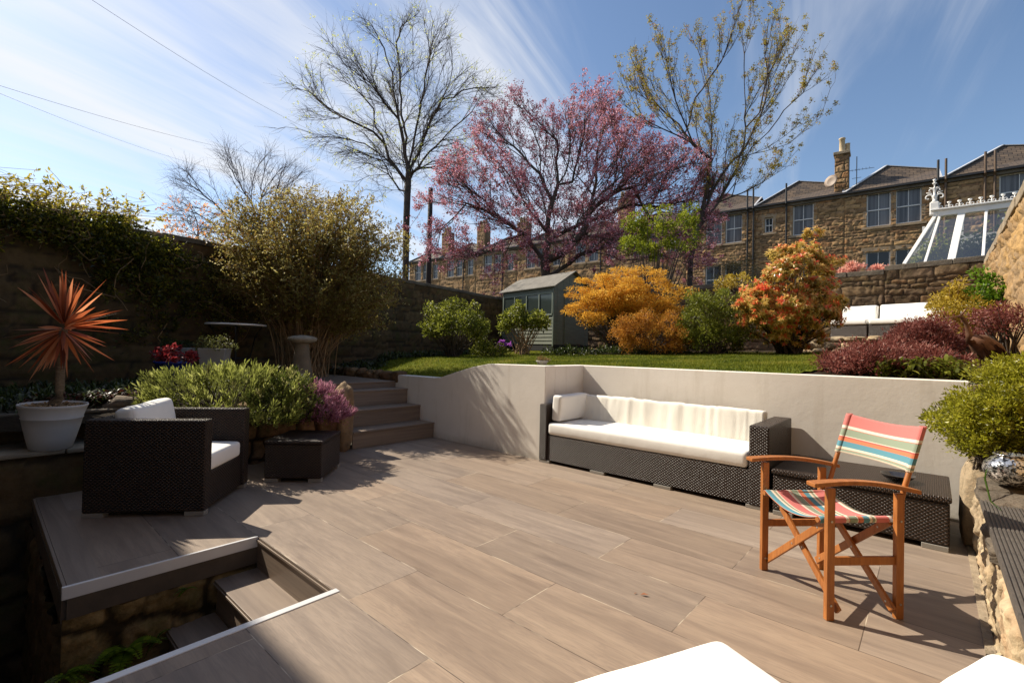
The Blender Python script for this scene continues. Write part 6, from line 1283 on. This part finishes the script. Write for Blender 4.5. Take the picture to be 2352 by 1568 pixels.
spikes('lavender_bush', 'large mound of grey-green lavender with upright tufts on the planter', 'shrub', LB, (.95, .50, .56), .0, 41, MAT['lavender'], 430, 22, .085, .0135, 4000)
hb = at(655, 905, 5.15); spikes('thyme_bush', 'finer-leaved green bush between the lavender and the purple heather', 'shrub', (hb[0], hb[1], .50), (.40, .36, .46), .06, 42, m_leaf('thyme_leaf', [(44, 56, 18), (84, 96, 34), (130, 134, 66), (186, 178, 120)], .4), 280, 24, .05, .013, 3000)
hb = at(722, 930, 5.35); spikes('heather_bush', 'pink-purple flowering heather spilling over the planter beside the steps', 'shrub', (hb[0], hb[1], .48), (.36, .36, .36), .0, 43, MAT['heather'], 330, 24, .07, .010, 1800)
hb = glo(-2.25, .95, .45); spikes('rosemary_bush', 'dark green trailing bush hanging over the planter front', 'shrub', tuple(hb), (.26, .34, .22), .02, 44, MAT['dark_green'], 160, 24, .06, .008, 1200)
def cover(name, label, pts, h, seed, mat, n, L, W_, droop=.5, up=.6, cat='plant', zf=None):
    """strap-leaved or ferny ground cover round the given garden points (p, q, radius)"""
    rg = np.random.default_rng(seed); c0 = pts[0]; zf = zf or (lambda p, q: float(zP(p, q)) if (p > -5.6 and q < 1.85) else float(zL(p, q))); root = empty(name, glo(c0[0], c0[1], zf(c0[0], c0[1])), -YAW, label, cat); off = np.array([c0[0], c0[1], zf(c0[0], c0[1])]); B, D = [], []
    for i in range(n):
        p, q, r = pts[rg.integers(0, len(pts))]; a = rg.uniform(0, 6.28); rr = r*math.sqrt(rg.uniform()); p, q = p+rr*math.cos(a), q+rr*math.sin(a); B.append(np.array([p, q, zf(p, q)+rg.uniform(0, h)])-off); D.append(unit(rg.normal(size=3)+np.array([0, 0, up])))
    blade_mesh('foliage', np.array(B), np.array(D), L*rg.uniform(.5, 1.2, n), W_*rg.uniform(.7, 1.2, n), droop, rg.uniform(0, 1, n), mat, root, 3); return root
cover('fern_cover', 'dark ferny ground cover on the bed between the white pot and the left wall', [(-3.2, -.6, .5), (-3.8, -.2, .5), (-3.1, -1.3, .5), (-4.4, -.9, .6), (-4.2, .3, .4)], .12, 51, MAT['dark_green'], 4200, .17, .022)
cover('iris_clump', 'clump of dark strappy leaves behind the lavender', [(-3.7, .1, .3), (-3.3, -.1, .25)], .05, 52, MAT['dark_green'], 700, .32, .018, .6, 1.0)
cover('red_ground_cover', 'dull reddish-brown low foliage just behind the white pot', [(-2.95, -.75, .25), (-3.0, -.35, .25)], .10, 53, m_leaf('rusty_cover', [(50, 20, 14), (84, 36, 24), (110, 60, 36)], .35), 1300, .07, .03)
cover('shade_cover', 'dark green ground cover under the big arching shrub', [(-5.0, 3.6, .6), (-5.3, 5.0, .6), (-5.7, 6.3, .6), (-6.0, 7.6, .6), (-5.4, 2.6, .5)], .12, 54, MAT['dark_green'], 5200, .16, .028)
cover('landing_edge_plants', 'low brown and green plants at the back of the paved landing', [(-4.2, 3.35, .16), (-3.6, 3.36, .12), (-4.9, 3.3, .25), (-4.3, 1.6, .25)], .04, 55, m_leaf('brown_green', [(60, 44, 20), (70, 74, 26), (100, 84, 40)], .35), 900, .08, .012)
items = []; p = -5.4; k = 0
while p < -3.05: l = RG.uniform(.14, .26); items.append(stone('s', (p+l/2, 3.25+RG.uniform(-.03, .03), .80+RG.uniform(-.01, .03)), (l, .2, RG.uniform(.12, .2)), 120+k, None, rough=.2)); p += l; k += 1
tag(in_frame(stones_mesh('edging_stones', items, MAT['stone_planter'])), 'row of small rough stones edging the lawn behind the paved landing', 'stone edging')
# ferns in the sunken stairwell
def frond_plant(name, label, base, n, L, seed, mat=None, leaf=.035, up=.45, toward=None):
    rg = np.random.default_rng(seed); root = empty(name, base, 0, label, 'fern'); P, A_, N_ = [], [], []; m = MB()
    for i in range(n):
        d = unit(rg.normal(size=3)*np.array([1, 1, .5])+np.array([0, 0, up])+(toward if toward is not None else 0)); s_ = unit(np.cross(d, (0, 0, 1.))); l = L*rg.uniform(.6, 1.1); k = 12; pts = []
        for j in range(k+1): t = j/k; pts.append(d*l*t-np.array([0, 0, 1])*l*.55*t*t)
        m.tube(pts, np.linspace(.003, .001, k+1), 4, False)
        for j in range(1, k+1):
            for sg in (-1, 1): P.append(pts[j]); A_.append(unit(s_*sg+d*.35)); N_.append(np.array([0, 0, 1.])+d*.2)
    tt = np.tile(np.repeat(np.arange(1, 13)/12, 2), n); leaf_mesh('frond', np.array(P), np.array(A_), np.array(N_), leaf*L/.2*(1-.75*tt**1.5), .3*leaf*L/.2+.004, rg.uniform(.2, 1, len(P)), mat or MAT['fern'], root, .02); m.build('stem', MAT['fern'], root, uv=False); return root
b1 = onp(290, 1490, .05); frond_plant('wall_fern', 'largest green fern growing from the mossy stairwell wall', tuple(b1), 12, .20, 61, toward=Wd*.5, leaf=.06)
b1 = onp(428, 1352, .05); frond_plant('small_wall_fern', 'tiny fern sprig high on the stairwell wall near the steps', tuple(b1), 5, .07, 62, toward=Wd*.6)
b1 = onp(150, 1548, .08); frond_plant('corner_fern', 'feathery fern at the bottom left corner of the picture', tuple(b1), 9, .17, 63, toward=Wd*.5)
b1 = onp(360, 1465, .05); frond_plant('moss_fern', 'small dark fern right beside the largest stairwell fern', tuple(b1), 7, .10, 64, mat=MAT['mid_green'], toward=Wd*.5)

# ================================================================== shrubs round the lawn
def put(x, y, Y, dz=-.02): P = at(x, y, Y); P[2] = zl(P)+dz; return tuple(P)
shrub('euonymus_bush', 'round bright green bush against the left wall beyond the lawn', 'bush', put(1040, 800, 10.5), (.72, .55, .55), .72, 301, MAT['mid_green'], 70, .13, 6500, .06, .038, shell=.6, bottom=-.5, nst=60)
shrub('hydrangea_bush', 'leafy green bush with bare tan stems in front of the shed', 'bush', put(1200, 800, 11.2), (.52, .4, .40), .78, 302, MAT['mid_green'], 46, .12, 3000, .075, .05, shell=.4, bottom=-.5, bark='stem', nst=60, base_r=.22, r0=.012)
shrub('violet_flowers', 'small plant with bright violet flowers left of the shed', 'plant', put(1152, 795, 10.9), (.20, .15, .14), .22, 303, MAT['violet'], 5, .05, 90, .07, .06, base_r=.08, nst=10)
shrub('dark_bush', 'low dark bush beneath the violet flowers', 'bush', put(1125, 800, 10.7), (.42, .3, .2), .14, 304, MAT['mid_green'], 26, .12, 1800, .05, .028)
shrub('orange_maple', 'Japanese maple with layered orange leaves between the shed and the green bush', 'tree', put(1425, 795, 11.2), (1.22, .85, .74), 1.26, 305, MAT['acer'], 210, .22, 40000, .05, .024, flat=.36, shell=.2, bottom=-.8, bark='bark', nst=60, base_r=.12, r0=.03, lump=.35, up=-.05)
shrub('amber_bush', 'low amber-leaved bush in front of the orange maple', 'bush', put(1492, 806, 9.9), (.76, .5, .52), .42, 306, MAT['amber'], 110, .13, 15000, .038, .022, shell=.5, bottom=-.7)
shrub('green_bush', 'dense mid-green bush between the amber bush and the red and yellow one', 'bush', put(1640, 806, 9.7), (.74, .55, .70), .66, 307, MAT['mid_green'], 120, .14, 15000, .05, .028, shell=.55, bottom=-.8, up=.5)
shrub('bed_cover', 'low dark plants along the back edge of the lawn', 'plant', put(1500, 808, 9.9), (2.6, .22, .12), .05, 308, MAT['dark_green'], 70, .09, 4500, .06, .025)
cover('daffodil_leaves', 'small tuft of strappy green leaves at the lawn edge below the orange maple', [(-1.55, 8.35, .12)], .02, 309, MAT['mid_green'], 70, .26, .02, .55, 1.2)
# pieris: drooping leaf rosettes with red tips
rg = np.random.default_rng(61); pb = put(1812, 806, 9.3); root = empty('pieris_bush', pb, 0, 'large bush of yellow and cream drooping leaves tipped red-orange', 'bush')
lob = poly_sample(rg, [(1700, 715), (1706, 680), (1750, 650), (1775, 610), (1785, 575), (1810, 565), (1850, 560), (1880, 600), (1910, 620), (1922, 660), (1930, 690), (1905, 740), (1870, 780), (1835, 795), (1775, 790), (1735, 755)], 150, 9.3, .85, 0.0, .5)-np.array(pb)
lob = np.concatenate([lob, at(1868, 540, 9.3)[None]-np.array(pb), at(1700, 745, 9.2)[None]-np.array(pb), at(1925, 605, 9.3)[None]-np.array(pb)]); lr = rg.uniform(.10, .24, len(lob)); kk = rg.integers(0, len(lob), 2100); dd = runit(rg, 2100); dd[:, 2] = np.abs(dd[:, 2])*.9-.15; dd = unit(dd); tips = lob[kk]+dd*lr[kk][:, None]*np.array([1, 1, .75])
tips = tips[tips[:, 2] > .08]; nt = len(tips); ctr = np.array([0, 0, 1.0]); od = unit(tips-ctr); od = unit(od+np.array([0, 0, .55])); grp = fbm(tips*1.9, 4, 3); per = 17
k = np.repeat(np.arange(nt), per); ring = rg.uniform(0, 1, nt*per); rd = runit(rg, nt*per); pd = unit(rd-od[k]*np.sum(rd*od[k], 1)[:, None]); ax = unit(pd+od[k]*(1.5*(ring-.45))[:, None]); ax[:, 2] -= (1-ring)*.9; ax = unit(ax)
redness = (rg.uniform(0, 1, nt) < .48+.3*grp); rnd = np.where(redness[k] & (ring > .70), rg.uniform(.78, 1, nt*per), .15+.45*ring+.12*grp[k]+rg.normal(0, .08, nt*per))
leaf_mesh('foliage', tips[k]+od[k]*(ring*.04)[:, None], ax, od[k]+runit(rg, len(k))*.2, .105*rg.uniform(.7, 1.15, len(k))*(1-.3*ring), .027, np.clip(rnd, 0, 1), MAT['pieris'], root, .1)
stems_mb(rg, tips, .2, .022, 150, .003).build('stem', MAT['bark'], root, smooth=True, uv=False)
# right-hand bed
shrub('burgundy_bush', 'wide low burgundy-leaved bush right behind the white wall', 'bush', tuple(glo(3.02, 4.60, float(zL(3.02, 4.60))-.02)), (.54, .38, .21), .06, 311, MAT['purple'], 150, .10, 17000, .045, .013, shell=.5, up=.6, lump=.4, bottom=-.5)
shrub('upper_burgundy_bush', 'taller burgundy-leaved bush mingling with the heron sculpture', 'bush', put(2125, 830, 6.0), (.42, .34, .28), .24, 312, MAT['purple'], 100, .12, 10000, .05, .014, shell=.4, up=.6, lump=.4)
shrub('wall_burgundy_bush', 'small burgundy-leaved shrub by the right boundary wall beyond the sculpture', 'bush', put(2318, 800, 5.2), (.30, .3, .2), .48, 318, MAT['purple'], 30, .09, 2400, .05, .013, shell=.3, up=.4)
cover('green_bed_plants', 'bright green leafy plants just behind the right end of the white wall', [(3.25, 4.32, .12), (3.5, 4.35, .15), (3.05, 4.28, .08)], .16, 313, MAT['mid_green'], 620, .12, .030, .5, .8)
shrub('yellow_shrub', 'rounded yellow-leaved shrub on thin stems in front of the right end of the garden sofa', 'shrub', put(2196, 800, 7.3), (.32, .28, .26), .84, 314, MAT['yellow'], 42, .075, 2300, .055, .026, shell=.5, lump=.6, bottom=-.4, bark='stem', nst=50)
shrub('low_yellow_shrub', 'lower yellow-green shrub between the burgundy bush and the tan wall', 'shrub', put(2215, 810, 6.9), (.42, .3, .28), .55, 315, MAT['yellow'], 50, .10, 3000, .05, .024, shell=.3, tone=lambda rg, p, d, r: r-.2)
shrub('green_climber', 'bright green climber tufts at the foot of the tan right wall', 'climber', put(2285, 800, 7.0), (.26, .2, .55), .75, 316, m_leaf('bright_green', [(60, 90, 8), (96, 130, 20), (130, 160, 40)], .5), 26, .10, 2200, .06, .04, shell=.2, lump=.6)
lb = (at(2290, 1035, 3.15)[0], at(2290, 1035, 3.15)[1], .56)
shrub('lime_bush', 'lime-green small-leaved bush spilling over the near stone wall', 'bush', lb, (.27, .34, .27), .27, 317, MAT['lime'], 170, .06, 19000, .029, .014, shell=.5, bottom=-.6, up=.3, nst=120, r0=.006, lump=.35, base_r=.12)
lb2 = at(2372, 900, 3.5); shrub('lime_bush', 'second lime-green bush rising at the right edge of the picture', 'bush', (lb2[0], lb2[1], .55), (.24, .36, .30), .50, 319, MAT['lime'], 150, .07, 15000, .029, .014, shell=.5, bottom=-.7, nst=60, r0=.006, lump=.3)
# a long bent grass blade by the glass jar
p0 = at(2268, 1075, 2.95); pts = [at(2283, 1060, 2.97), at(2268, 1075, 2.9), at(2262, 1098, 2.8), at(2275, 1150, 2.66), at(2300, 1212-40, 2.52)]
m = MB().tube(pts, [.004, .005, .005, .004, .002], 5); tag(m.build('grass_blade', MAT['fern'], uv=False, smooth=True), 'long bent green blade hanging beside the glass jar', 'plant')
